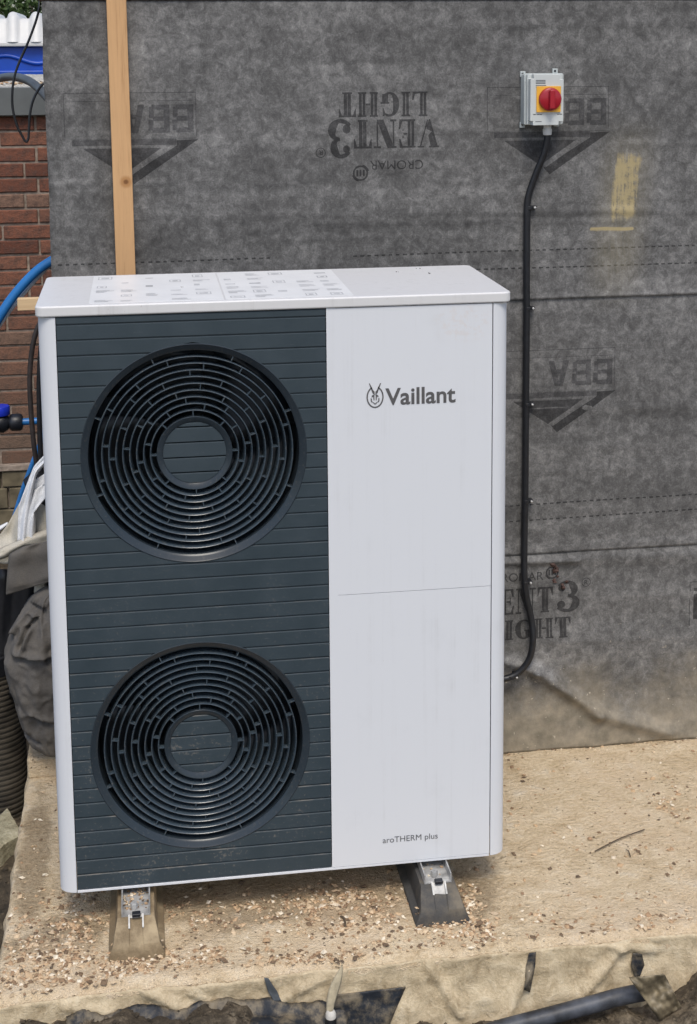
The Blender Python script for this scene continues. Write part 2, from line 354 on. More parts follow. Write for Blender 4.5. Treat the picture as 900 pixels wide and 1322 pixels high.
M['sticker_ink'] = simple('faded_grey_print', (.52, .53, .54), .5, .25, 60); M['sticker_ink2'] = simple('faded_dark_print', (.42, .43, .44), .5, .25, 60)

# ------------------------------------------------------------------ ground
def gh(x, y):
    z = -.20 + .05 * fbm(x, y, 1.3, 1.6, 4)
    if y < .3:
        front = sm(.3, -.1, y)
        prof = -.062 if x < .35 else lerp(-.062, -.165, sm(.38, .66, x))
        prof = lerp(prof, -.175, sm(.7, 1.05, x)); prof = lerp(prof, -.02, sm(1.36, 1.70, x))
        prof += .022 * fbm(x, y, 4.1, 7, 4) + .014 * fbm(x, y, 9, 24, 3)
        prof = lerp(prof, -.10 + .06 * fbm(x, y, 2, 2, 3), sm(-.5, -1.6, y))
        if x < -.14: prof = lerp(prof, -.20, sm(-.14, -.25, x) * sm(-.35, -.1, y))
        z = lerp(z, prof, front)
    if x < -.1 and y > -.2: z += .02 * fbm(x, y, 5, 9, 3)
    return z
def axis(lo, hi, a, b, st, g=1.35):
    o = [a + i * st for i in range(int((b - a) / st) + 1)]; d = st; v = a
    L = []
    while v > lo: d *= g; v -= d; L.append(v)
    d = st; v = o[-1]; H = []
    while v < hi: d *= g; v += d; H.append(v)
    return L[::-1] + o + H
gx = axis(-160, 160, -.8, 2.1, .016); gy = axis(-60, 300, -.6, 1.1, .016)
m = MB(); m.grid([[(x, y, gh(x, y)) for x in gx] for y in gy])
tag(m.build('ground', M['mud'], smooth=True, norm=False), kind='structure')

# ------------------------------------------------------------------ concrete slab
def front_y(x): return -.226 + .007 * fbm(x, 0, 3, 6, 4) + .003 * fbm(x, 0, 6, 40, 3) - .03 * sm(.1, -.14, x) * .6
def slab_z(x, y):
    return .0025 * fbm(x, y, 0, 5, 4) + .0014 * fbm(x, y * 3, 2, 22, 3) + .004 * math.exp(-((y - front_y(x) - .014) / .012) ** 2) * max(0, .6 + fbm(x, 0, 4, 28, 3))
def left_x(y): return -.139 + .006 * fbm(0, y, 5, 8, 4)
sx = [-.139 + i * .014 for i in range(160)]; v = sx[-1]
while v < 4.2: v += .09; sx.append(v)
NY = 72; rows = []
prof = [(.97, 0.)] + []
for j in range(NY + 1):
    row = []
    for i, x in enumerate(sx):
        fy = front_y(x); y = lerp(.97, fy, j / NY); xx = x if i else left_x(y)
        if i < 6: xx = lerp(left_x(y), x, i / 6)
        z = slab_z(xx, y); e = min(y - fy, xx - left_x(y)); z -= .010 * max(0, 1 - e / .012) ** 2
        row.append((xx, y, z))
    rows.append(row)
for dz, out in ((-.02, .004), (-.05, .002), (-.12, .0), (-.35, .0)):
    rows.append([(r[0] , r[1] - out - .003 * ns(r[0] * 20, dz * 30), dz + .003 * ns(r[0] * 30, dz * 20)) for r in rows[NY]])
m = MB(); m.grid(rows)
side = [[(rows[j][0][0], rows[j][0][1], rows[j][0][2]) for j in range(NY + 1)]]
for dz in (-.025, -.09, -.2, -.35): side.append([(p[0] - .004 + .008 * ns(p[1] * 14, dz * 25), p[1], dz) for p in side[0]])
m.grid(side)
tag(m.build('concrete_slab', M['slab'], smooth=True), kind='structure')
# loose stone chips lying on the slab
def dens(x, y):
    d = .014
    d += .42 * math.exp(-((y + .165 - .03 * math.sin(x * 7)) / .035) ** 2) * (1 if x < .75 else .45 * sm(1.6, 1., x) + .05)
    d += 2.0 * math.exp(-((x - .19) / .10) ** 2 - ((y + .160) / .028) ** 2) + 1.8 * math.exp(-((x - .925) / .08) ** 2 - ((y + .140) / .024) ** 2)
    d += .75 * math.exp(-((x - .66) / .14) ** 2 - ((y - .02) / .05) ** 2) + .5 * math.exp(-((x - .70) / .12) ** 2 - ((y + .06) / .06) ** 2)
    d += .8 * math.exp(-((x - .985) / .03) ** 2) * sm(.1, -.05, y) + .6 * math.exp(-((x + .06) / .06) ** 2 - ((y + .06) / .12) ** 2)
    d += .4 * math.exp(-((x - .02) / .07) ** 2) * sm(.25, 0, y) + .25 * math.exp(-((x - .35) / .2) ** 2 - ((y - .02) / .06) ** 2)
    d += .16 * math.exp(-((x - 1.66) / .05) ** 2 - ((y - .36) / .10) ** 2) + .10 * math.exp(-((x - 1.56) / .06) ** 2 - ((y - .08) / .06) ** 2) + .15 * math.exp(-((x - 1.4) / .3) ** 2 - ((y + .19) / .02) ** 2)
    d += .35 * sm(.70, .735, y) * (x > 1.1) * max(0, .6 + ns(x * 9, 3))
    d *= .15 + 1.7 * max(0, .35 + ns(x * 16, y * 16, 3) + .9 * ns(x * 40, y * 40, 8))
    return d
rc = random.Random(3); m = MB(); cnt = 0
OCT = [(1, 0, 0), (-1, 0, 0), (0, 1, 0), (0, -1, 0), (0, 0, 1), (0, 0, -1)]
OCF = [(0, 2, 4), (2, 1, 4), (1, 3, 4), (3, 0, 4), (2, 0, 5), (1, 2, 5), (3, 1, 5), (0, 3, 5)]
def chip(m, x, y, z, s, rc, flat=.55):
    a = Euler((rc.uniform(-.4, .4), rc.uniform(-.4, .4), rc.uniform(0, 6.3))).to_matrix(); el = rc.uniform(.6, 1.7)
    m.add([Vector((x, y, z)) + a @ Vector((v[0] * s * el * rc.uniform(.7, 1.2), v[1] * s * rc.uniform(.7, 1.2), v[2] * s * flat * rc.uniform(.7, 1.1))) for v in OCT], OCF)
while cnt < 5600:
    x = rc.uniform(-.135, 2.0); y = rc.uniform(-.235, .73)
    if rc.random() > dens(x, y) or y < front_y(x) + .004: continue
    s = .0021 + .0054 * rc.random() ** 1.8 + (.0035 if rc.random() < .06 else 0)
    chip(m, x, y, slab_z(x, y) + s * .25, s, rc); cnt += 1
tag(m.build('stone_chips', M['chips'], norm=False), 'scattered pinkish stone chips and grit lying on the concrete slab', 'gravel', kind='stuff')
rc = random.Random(5); m = MB()
for i in range(2600):
    x = rc.uniform(-.4, 1.9); y = rc.uniform(-.42, -.245)
    s = .002 + .006 * rc.random() ** 3; chip(m, x, y, gh(x, y) + s * .2, s, rc, .7)
for i in range(900):
    x = rc.uniform(-.5, -.15); y = rc.uniform(-.2, 1.0); s = .002 + .009 * rc.random() ** 3; chip(m, x, y, gh(x, y) + s * .2, s, rc, .7)
tag(m.build('mud_crumbs', M['mud'], norm=False), 'dark crumbs of soil and rubble lying around the slab', 'soil', kind='stuff')

# ------------------------------------------------------------------ wall wrapped in grey breather membrane
WY = .74
wall = empty('membrane_wall', (0, WY, 0), 'grey felt membrane wrapped wall behind the heat pump', 'wall')
FOLDS = [((1.22, .31), (1.375, .252), .020, .014), ((1.375, .252), (1.57, .105), .030, .017), ((1.57, .105), (1.80, .025), .020, .020), ((1.2, .60), (1.5, .592), .016, .011), ((1.5, .592), (2.2, .575), .006, .022),
         ((1.45, .33), (2.4, .30), .009, .05), ((1.62, .46), (2.3, .44), .004, .04)]
def seg(px, pz, a, b):
    dx, dz = b[0] - a[0], b[1] - a[1]; L2 = dx * dx + dz * dz; t_ = max(0, min(1, ((px - a[0]) * dx + (pz - a[1]) * dz) / L2))
    ex, ez = px - a[0] - dx * t_, pz - a[1] - dz * t_; return math.hypot(ex, ez), ez
rw = random.Random(14); WR = []
for _ in range(46):
    xa = rw.uniform(-.3, 1.6); WR.append((rw.uniform(.62, 2.22), rw.uniform(-.06, .06), rw.uniform(-.0016, .0026), rw.uniform(.005, .014), xa, xa + rw.uniform(.4, 1.3)))
def wy(x, z, layer):
    """height of the sheet in front of the wall plane (metres, positive towards the camera)"""
    d = .002 * ns(x * 1.1, z * 7, 1.7) + .0016 * ns(x * 3.1, z * 4.2, 4.2) + .0010 * ns(x * 6, z * 11, 8)
    d += .0022 * math.exp(-((z - (1.655 - .01 * x)) / .012) ** 2) * .5 + .002 * math.exp(-((z - (1.045 + .004 * x)) / .02) ** 2)
    for (z_, sl_, a_, w_, x0_, x1_) in WR:
        q_ = (z - z_ - sl_ * x - .006 * ns(x * 4, z_ * 9)) / w_
        if abs(q_) < 3: d += a_ * math.exp(-q_ * q_) * sm(x0_, x0_ + .15, x) * sm(x1_, x1_ - .15, x)
    if layer == 'low':
        for a, b, h, w in FOLDS:
            q, ez = seg(x, z, a, b); d += h * math.exp(-(q / w) ** 2) * (1.0 if ez > 0 else .8)
        d += .020 * sm(.20, 0, z) + .006 * fbm(x, z, 2, 6, 3) * sm(.5, .1, z)
    base = {'up': .006, 'mid': .003, 'low': .001}[layer]
    return base + d + (.0025 if layer == 'up' and z < 1.40 else 0) + (.002 if layer == 'mid' and z < .64 else 0)
def sheet(name, z0, z1, layer, step, label):
    nz = max(2, int((z1 - z0) / min(step, .007))); xs = [-.004 + i * step for i in range(int(2.3 / step))]; 
    v_ = xs[-1]
    while v_ < 4.2: v_ += .12; xs.append(v_)
    rows_ = []
    for j in range(nz + 1):
        row = []
        for i, x in enumerate(xs):
            z = lerp(z0 + (.004 * ns(x * 2, 7) if j == 0 and layer != 'low' else 0), z1, j / nz)
            xx = x - (.006 * (.5 + ns(z * 2.3, 3.3) + .4 * ns(z * 9, 1)) if i == 0 else 0)
            row.append((xx, WY - wy(x, z, layer), z))
        rows_.append(row)
    m_ = MB(); m_.grid(rows_); o = m_.build(name, M['membrane'], wall, smooth=True, norm=False); o['label'] = label
    md = o.modifiers.new('solid', 'SOLIDIFY'); md.thickness = .001; md.offset = 0
    return o
m = MB(); m.box(-.002, 4.2, WY, WY + .16, -.3, 2.243); m.box(-.002, .16, WY + .16, 3.3, -.3, 2.243); m.build('wall_core', M['membrane'], wall)
up = sheet('membrane_sheet', 1.388, 2.242, 'up', .022, 'uppermost sheet of grey felt'); mid = sheet('membrane_sheet', .618, 1.40, 'mid', .022, 'middle sheet of grey felt'); low = sheet('membrane_sheet', 0.002, .63, 'low', .010, 'lowest sheet of grey felt, folded and muddy')
m = MB(); m.box(-.02, 4.2, WY - .012, WY + .14, 2.2435, 2.30); m.build('wall_plate', M['plate'], wall, bevel=.003)

def project(m_, layer, lift, name, mat, parent, maxe=.03):
    """a flat print laid on the felt: split finely, then follow the sheet"""
    bm = bmesh.new(); vs_ = [bm.verts.new((v_[0], 0, v_[2])) for v_ in m_.v]
    for f in m_.f:
        try: bm.faces.new([vs_[i] for i in f])
        except ValueError: pass
    for _ in range(6):
        E = [e for e in bm.edges if e.calc_length() > maxe]
        if not E: break
        bmesh.ops.subdivide_edges(bm, edges=E, cuts=1, use_grid_fill=True)
    bmesh.ops.triangulate(bm, faces=bm.faces)
    for v_ in bm.verts: v_.co.y = -wy(v_.co.x, v_.co.z, layer) - lift
    for f in bm.faces:
        f.normal_update()
        if f.normal.y > 0: f.normal_flip()
    me = bpy.data.meshes.new(name); bm.to_mesh(me); bm.free()
    return link(name, me, mat, parent)
class PR(MB):
    def poly(s, pts): return s.add([(x, 0, z) for x, z in pts], [tuple(range(len(pts)))])
    def rect(s, x0, z0, x1, z1): return s.poly([(x0, z0), (x1, z0), (x1, z1), (x0, z1)])
    def arc(s, cx, cz, rx, rz, a0, a1, w0, w1=None, n=14):
        w1 = w0 if w1 is None else w1
        for i in range(n):
            q = []
            for t_, k in ((i / n, 0), ((i + 1) / n, 0), ((i + 1) / n, 1), (i / n, 1)):
                a = R(lerp(a0, a1, t_)); mid_ = math.sin(math.pi * t_); w = lerp(w0, w1, mid_) * k
                q.append((cx + (rx - w) * math.cos(a), cz + (rz - min(w, w0 * 1.3) * (1 if k else 0)) * math.sin(a)))
            s.poly(q)
        return s
    def place(s, x, z, k, flip=False, kx=None):
        kx = kx or k; g = -1 if flip else 1
        s.v = [(x + g * v_[0] * kx, 0, z + g * v_[2] * k) for v_ in s.v]; return s
def glyphs(txt, gap=.10):
    """heavy stencil slab-serif capitals, height 1"""
    out = PR(); x = 0.
    for ch in txt:
        g = PR(); S = .07
        def stem(a, b, w=.30):                       # stem with a stencil cut, serifs top and bottom
            c = (a + b) / 2; g.rect(c - w / 2, S, c - .02, 1 - S); g.rect(c + .02, S, c + w / 2, 1 - S); g.rect(a, 0, b, S); g.rect(a, 1 - S, b, 1)
        if ch == 'I': stem(0, .42); W = .42
        elif ch == 'H': stem(0, .40); stem(.56, .96); g.rect(.37, .46, .59, .54); W = .96
        elif ch == 'L': stem(0, .42); g.poly([(.42, 0), (.72, 0), (.74, .34), (.68, .34), (.60, .10), (.42, .07)]); W = .74
        elif ch == 'T': g.rect(.24, S, .40, .93); g.rect(.42, S, .58, .93); g.rect(.18, 0, .64, S); g.rect(.0, .93, .82, 1); g.poly([(0, .93), (.14, .93), (.04, .66), (0, .66)]); g.poly([(.82, .93), (.68, .93), (.78, .66), (.82, .66)]); W = .82
        elif ch == 'E': stem(0, .42); g.rect(.36, 0, .74, S); g.rect(.36, 1 - S, .74, 1); g.rect(.38, .47, .56, .54); g.rect(.55, .36, .61, .66); g.poly([(.74, 0), (.78, .34), (.72, .34), (.60, .07)]); g.poly([(.74, 1), (.76, .68), (.70, .68), (.60, .93)]); W = .78
        elif ch == 'N': g.rect(.10, S, .17, .93); g.rect(0, 0, .30, S); g.rect(0, 1 - S, .28, 1); g.poly([(.10, 1), (.42, 1), (.92, 0), (.60, 0)]); g.rect(.85, .07, .92, .93); g.rect(.72, 1 - S, 1.05, 1); W = 1.05
        elif ch == 'V': g.poly([(.06, .95), (.40, .95), (.58, .25), (.47, 0), (.42, 0)]); g.poly([(.50, .02), (.56, .02), (.90, .95), (.83, .95)]); g.rect(0, .94, .48, 1); g.rect(.70, .94, 1.0, 1); W = 1.0
        elif ch == 'G': g.arc(.46, .5, .46, .5, 55, 325, .07, .30, 22); g.rect(.54, .08, .82, .44); g.rect(.48, .41, .90, .48); g.poly([(.74, .98), (.80, .98), (.80, .66), (.75, .66), (.66, .88)]); W = .92
        elif ch == '3': g.arc(.36, .72, .40, .28, 150, -80, .08, .30, 18); g.arc(.38, .27, .46, .29, 88, -150, .08, .32, 20); g.arc(.16, .76, .13, .10, 0, 360, .129, .129, 12); g.arc(.15, .24, .15, .12, 0, 360, .149, .149, 12); W = .84
        else: W = .4
        g.place(x, 0, 1); out.add(g.v, g.f); x += W + gap
    return out, x - gap
def print_word(txt, x0, x1, z0, z1, flip, layer, mat, parent, gap=.10):
    g, W = glyphs(txt, gap); kx = (x1 - x0) / W; k = z1 - z0
    g.place(x1 if flip else x0, z1 if flip else z0, k, flip, kx); return project(g, layer, .0007, 'printed_word', mat, parent)
def flatprint(m_, flip_c=None):
    p = PR(); p.v = [(v_[0], 0, v_[2]) for v_ in m_.v]; p.f = m_.f
    if flip_c: p.v = [(2 * flip_c[0] - v_[0], 0, 2 * flip_c[1] - v_[2]) for v_ in p.v]
    return p
def clip_poly(m_, xmin):                              # drop whatever lies wholly left of xmin
    m_.f = [f for f in m_.f if max(m_.v[i][0] for i in f) > xmin]; return m_
# VENT 3 LIGHT, printed upside down on the upper sheet
print_word('LIGHT', .793, 1.045, 1.921, 1.990, True, 'up', M['print'], up)
print_word('VENT', .835, 1.078, 1.833, 1.913, True, 'up', M['print'], up)
print_word('3', .762, .826, 1.806, 1.914, True, 'up', M['print'], up)
tm = textmesh('CROMAR', .880, 1.032, 0, 0, .0); cz = 1.798
project(flatprint(tm, ((.880 + 1.032) / 2, (cz) / 2 + .0)), 'up', .0007, 'printed_word', M['print'], up)
def ring_logo(cx, cz_, layer, parent, r=.022):
    g = PR(); g.arc(cx, cz_, r, r, 0, 360, .005, .005, 24); g.arc(cx, cz_, r * 1.12, r * 1.12, 15, 75, .004); g.arc(cx, cz_, r * 1.12, r * 1.12, 195, 255, .004)
    for k in (-.009, 0, .009): g.rect(cx + k - .0028, cz_ - .009, cx + k + .0028, cz_ + .009)
    project(g, layer, .0007, 'printed_badge', M['print'], parent)
def reg(cx, cz_, layer, parent, flip):
    g = PR(); g.arc(cx, cz_, .014, .014, 0, 360, .002, .002, 20); project(g, layer, .0007, 'printed_mark', M['print'], parent)
    tm_ = textmesh('R', cx - .0055, cx + .0055, cz_ - .007, 0, .01); project(flatprint(tm_, (cx, cz_) if flip else None), layer, .0007, 'printed_mark', M['print'], parent)
ring_logo(.853, 1.764, 'up', up); reg(.741, 1.823, 'up', up, True)
# the same legend upright on the lowest sheet, partly behind the heat pump
print_word('VENT', 1.20, 1.428, .432, .512, False, 'low', M['print'], low)
print_word('3', 1.442, 1.512, .430, .528, False, 'low', M['print'], low)
print_word('LIGHT', 1.232, 1.484, .352, .414, False, 'low', M['print'], low)
tm = textmesh('CROMAR', 1.243, 1.398, .535, 0, .0); project(flatprint(tm), 'low', .0007, 'printed_word', M['print'], low)
ring_logo(1.425, .556, 'low', low, .02); reg(1.531, .519, 'low', low, False)
# certification badge, upside down
def badge(x0, zt, layer, parent, full=True):
    """x0 left end of the frame, zt top of the frame"""
    W = .358; H = .122; k = PR(); L_ = .0022; x1 = x0 + W; zb = zt - H
    k.rect(x0, zt - L_, x1, zt); k.rect(x0, zb, x0 + L_, zt); k.rect(x1 - L_, zb, x1, zt); k.rect(x0 + .02, zt - .024, x1 - .01, zt - .0225)
    project(k, layer, .0006, 'printed_badge', M['print_soft'], parent)
    k = PR(); k.rect(x0 - .01, zb - .004, x1 + .004, zb + .001); k.rect(x0 + .05, zb - .028, x1 - .065, zb - .022); k.poly([(x1 - .085, zb - .022), (x1 - .060, zb - .022), (x0 + .172, zb - .108), (x0 + .158, zb - .100)])
    project(k, layer, .0011, 'printed_badge', M['print_lite'], parent)
    k = PR(); k.rect(x0 + .02, zb - .022, x1 - .056, zb - .006); project(k, layer, .0007, 'printed_badge', M['print_soft'], parent)
    k = PR(); k.poly([(x0 + .050, zb - .030), (x1 - .095, zb - .030), (x0 + .157, zb - .102)]); project(k, layer, .0007, 'printed_badge', M['print_mid'], parent)
    k = PR(); k.poly([(x1 + .004, zb - .008), (x1 - .055, zb - .010), (x1 - .055, zb - .024), (x0 + .166, zb - .108), (x0 + .184, zb - .128)]); project(k, layer, .0008, 'printed_badge', M['print'], parent)
    k = PR()                                          # letters, turned half round: A then two Bs as seen
    lw = .058
    def B(xa):
        k2 = PR(); z0_, z1_ = zb + .012, zb + .088
        k2.rect(xa + lw - .016, z0_, xa + lw, z1_); zm = (z0_ + z1_) / 2
        k2.rect(xa + .010, z0_, xa + lw - .016, z0_ + .013); k2.rect(xa + .010, z1_ - .013, xa + lw - .016, z1_); k2.rect(xa + .012, zm - .006, xa + lw - .016, zm + .006)
        k2.rect(xa, z0_ + .006, xa + .014, zm - .003); k2.rect(xa + .002, zm + .003, xa + .015, z1_ - .006); return k2
    for xa in (x1 - .066, x1 - .131): b_ = B(xa); k.add(b_.v, b_.f)
    xa = x1 - .203; z0_, z1_ = zb + .012, zb + .088
    k.poly([(xa, z1_), (xa + .017, z1_), (xa + .036, z0_), (xa + .020, z0_)]); k.poly([(xa + .062, z1_), (xa + .045, z1_), (xa + .029, z0_), (xa + .044, z0_)]); k.rect(xa + .018, z0_ + .038, xa + .046, z0_ + .050)
    project(k, layer, .0009, 'printed_badge', M['print_soft'], parent)
badge(.040, 1.996, 'up', up); badge(1.217, 2.000, 'up', up); badge(1.250, 1.237, 'mid', mid)
k = PR(); k.rect(1.857, .36, 1.859, .50); k.rect(1.859, .498, 2.1, .50); k.rect(1.870, .38, 1.91, .48); project(k, 'low', .0007, 'printed_badge', M['print'], low)
# printed lap lines: rows of dashes
def dashes(z, x0, x1, layer, parent, slope=.002, dl=.012, gp=.0085):
    k = PR(); x = x0
    while x < x1: zz = z + slope * x + .0015 * ns(x * 3, z * 9); k.rect(x, zz - .0021, x + dl * random.uniform(.8, 1.1), zz + .0021); x += dl + gp
    project(k, layer, .0007, 'printed_line', M['print'], parent, .05)
dashes(1.526, .01, .60, 'up', up, .006); dashes(1.526, .83, 2.3, 'up', up, .004); dashes(1.476, .02, 2.3, 'up', up, .003)
dashes(.757, .0, 2.3, 'mid', mid, .010); dashes(.709, .0, 2.3, 'mid', mid, .010)
# timbers fixed to the wall
m = MB(); m.box(.164, .217, WY - .040, WY - .0115, .02, 2.32)
me_o = empty('timber_batten', (.19, WY - .02, .02), 'pale sawn timber batten standing upright against the grey felt wall', 'timber')
b_ = m.build('batten', M['wood'], me_o, bevel=.0025)
for v_ in b_.data.vertices: v_.co.x += .010 * (1 - (v_.co.z + .02) / 2.3) if v_.co.z < 1.5 else 0
p_ = at(22, 387, .70); q_ = at(22, 402, .70)
m = MB(); m.box(p_.x, .13, WY - .038, WY - .012, q_.z + .001, p_.z + .002)
tag(m.build('timber_offcut', M['woodx'], bevel=.002), 'short pale timber offcut sticking out left behind the heat pump', 'timber')
m = MB()
for i in range(26):                                   # dried clay splash on the folded felt
    a = random.random(); cx = lerp(1.425, 1.452, a) + random.gauss(0, .004); cz = lerp(.592, .505, a) + random.gauss(0, .004)
    if a > .55: cx += random.gauss(0, .012)
    s = random.uniform(.004, .009); m2 = MB(); chip(m2, cx, WY - wy(cx, cz, 'low') - .001, cz, s, random, .9); m.add(m2.v, m2.f)
tag(m.build('clay_splash', M['rust'], norm=False), 'red brown clay splash stuck on the felt beside the cable', 'mud splash')

# ------------------------------------------------------------------ heat pump
HB, HT, LZ = .100, 1.5360, 1.5105                     # underside, top of lid, underside of lid
A_, B_, C_, W_, D_ = .0406, .6603, 1.0586, 1.10, .450
hp = empty('heat_pump', (0, 0, HB), 'tall white heat pump with two dark round fan grilles', 'heat pump')
def pillar(sgn):                                      # side panel with a rounded front corner, plan outline
    e = A_ if sgn < 0 else W_ - C_ - .0015
    pts = []
    for i in range(9):
        a = R(90 * i / 8); pts.append((e - e * math.sin(a), .034 - .034 * math.cos(a)))
    outer = pts + [(0, D_)]; inner = [(.004, D_), (.004, .036), (e - .001, .012)]
    loop = [(e, 0)] + outer[1:] + inner + [(e, .012)] if False else outer + inner
    return [(x if sgn < 0 else W_ - x, y) for x, y in loop]
for s in (-1, 1):
    m = MB(); m.prism(pillar(s), 'z', HB + .001, LZ - .0015); o = m.build('side_panel', M['white'], hp, bevel=.0015)
m = MB(); m.box(.005, W_ - .005, D_ - .008, D_ - .002, HB + .002, LZ - .002); m.build('back_panel', M['white'], hp)
m = MB(); m.box(A_ + .001, C_ - .001, .0005, D_ - .01, HB, HB + .0065); m.build('base_tray', M['white'], hp, bevel=.001)
m = MB(); m.box(.006, W_ - .006, .13, D_ - .01, HB + .008, LZ - .002); m.box(B_ - .004, B_ - .001, .012, .13, HB + .008, LZ - .002); m.build('inner_casing', M['black_in'], hp)
def rrect(x0, x1, y0, y1, r, n=8):
    o = []
    for cx, cy, a0 in ((x1 - r, y1 - r, 0), (x0 + r, y1 - r, 90), (x0 + r, y0 + r, 180), (x1 - r, y0 + r, 270)):
        o += [(cx + r * math.cos(R(a0 + 90 * i / n)), cy + r * math.sin(R(a0 + 90 * i / n))) for i in range(n + 1)]
    return o
m = MB(); m.prism(rrect(-.0045, W_ + .0045, -.0045, D_ + .004, .020), 'z', LZ, HT); lid = m.build('lid', M['lid'], hp, bevel=.0048, seg=4)
m = MB(); m.prism(rrect(.012, W_ - .012, .012, D_ - .016, .028), 'z', LZ - .004, LZ + .002); m.build('lid_seal', M['black_in'], hp)
# white front on the right: edge strip and two doors
m = MB(); m.box(B_, B_ + .0216, 0, .0044, HB + .0075, LZ - .0005); m.build('door_frame', M['white'], hp)
m = MB(); m.box(B_ + .001, C_ - .0005, .0045, .013, HB + .008, LZ - .002); m.build('door_rebate', simple('grey_rebate', (.30, .31, .33), .6), hp)
DX0 = B_ + .0216
m = MB(); m.box(DX0, C_ - .0006, .0, .0044, .8096, LZ - .0015); dU = m.build('door', M['white'], hp); dU['label'] = 'upper white door with dark lettering'
m = MB(); m.box(DX0, C_ - .0006, .0, .0044, HB + .0075, .8084); dL = m.build('door', M['white'], hp); dL['label'] = 'lower white door with small lettering'
m = textmesh('Vaillant', .799, .969, 1.2735, -.0008, .020, 1.0); m.build('lettering', M['ink'], hp, norm=False)
m = textmesh('aroTHERM plus', .787, .926, .1605, -.0008, .0, 1.); m.build('lettering', M['ink2'], hp, norm=False)
# emblem: an oval ring with two ears rising through it and a narrow face
em = PR(); ec, ez = .7745, 1.2935
em.arc(ec, ez, .0205, .0265, 112, 428, .0032, .0032, 40)
for s in (-1, 1):
    em.poly([(ec + s * x, ez + z) for x, z in ((.001, .004), (.006, .010), (.0145, .033), (.0125, .0335), (.004, .016), (.001, .013))])
    em.poly([(ec + s * x, ez + z) for x, z in ((.0015, .007), (.0075, .004), (.0085, -.001), (.0045, .001), (.0035, -.008), (.0015, -.008))])
    em.poly([(ec + s * x, ez + z) for x, z in ((.0075, -.004), (.0105, -.002), (.0105, -.010), (.0065, -.014), (.0055, -.011), (.008, -.009))])
    em.poly([(ec + s * x, ez + z) for x, z in ((.0, -.0155), (.004, -.012), (.0055, -.0135), (.0, -.019))])
m = MB(); m.add([(x, -.0008, z) for x, y, z in em.v], em.f); m.build('emblem', M['ink'], hp, norm=False)
# ---- dark slatted front with two fan openings
FC = [(.348, 1.1755), (.3465, .4525)]; FR = .2625; PIT = .03634
PX0, PX1 = A_ + .0015, B_ - .0018
def half(z, c, r): q = r * r - (z - c[1]) ** 2; return math.sqrt(q) if q > 0 else 0.
def slat_strip(m, z0, z1, xl, xr, y=0.):              # xl, xr: functions of z; front face with a chamfered top edge
    n = 6; zs = [z0 + .0008] + [lerp(z0 + .0014, z1 - .0028, i / n) for i in range(n + 1)] + [z1 - .0010]
    ys = [y + .0012] + [y] * (n + 1) + [y + .0030]
    L = [(xl(z), yy, z) for z, yy in zip(zs, ys)]; Q = [(xr(z), yy, z) for z, yy in zip(zs, ys)]
    if max(b[0] - a[0] for a, b in zip(L, Q)) < .001: return
    k = len(zs); B0 = len(m.v); bk = y + .010
    m.v += L + Q + [(p[0], bk, p[2]) for p in L] + [(p[0], bk, p[2]) for p in Q]
    for i in range(k - 1):
        m.f.append((B0 + i, B0 + k + i, B0 + k + i + 1, B0 + i + 1))
        m.f.append((B0 + i, B0 + i + 1, B0 + 2 * k + i + 1, B0 + 2 * k + i)); m.f.append((B0 + k + i, B0 + 3 * k + i, B0 + 3 * k + i + 1, B0 + k + i + 1))
    m.f.append((B0, B0 + 2 * k, B0 + 3 * k, B0 + k)); m.f.append((B0 + k - 1, B0 + 2 * k - 1, B0 + 4 * k - 1, B0 + 3 * k - 1))
zt = [LZ - .001] + [1.4912 - PIT * i for i in range(60)]; zt = [z for z in zt if z > HB + .012] + [HB + .0075]
def paint_edges(o):                                    # the chamfered top edge carries its own dusty material
    o.data.materials.append(M['slat_edge'])
    for p in o.data.polygons:
        if p.normal.y < -.1 and p.normal.z > .35: p.material_index = 1
for i in range(len(zt) - 1):
    z1, z0 = zt[i], zt[i + 1] + .0014; m = MB()
    c = None
    for q in FC:
        if z0 < q[1] + FR and z1 > q[1] - FR: c = q
    if c is None: slat_strip(m, z0, z1, lambda z: PX0, lambda z: PX1)
    else:
        slat_strip(m, z0, z1, lambda z: PX0, lambda z: c[0] - half(z, c, FR)); paint_edges(m.build('slat', M['dark'], hp, norm=True)); m = MB(); slat_strip(m, z0, z1, lambda z: c[0] + half(z, c, FR), lambda z: PX1)
    paint_edges(m.build('slat', M['dark'], hp, norm=True))
m = MB()
for q in FC:
    lo, hi = (.8138, LZ - .001) if q is FC[0] else (HB + .0075, .8138)
    for s in (-1, 1):
        rows_ = []
        for i in range(141):
            z = lerp(lo, hi, i / 140); e = PX0 if s < 0 else PX1; rows_.append([(e, .0048, z), (q[0] + s * half(z, q, FR - .001), .0048, z)])
        m.grid(rows_)
m.build('backing_panel', M['dark'], hp, norm=False)
OFF = [22.5, 15, 38, 2, 23, 39, 16, 8, 32, 1]
RO, RI = .2465, .0870; GP = (RO - RI) / 10
spoke_me = {}
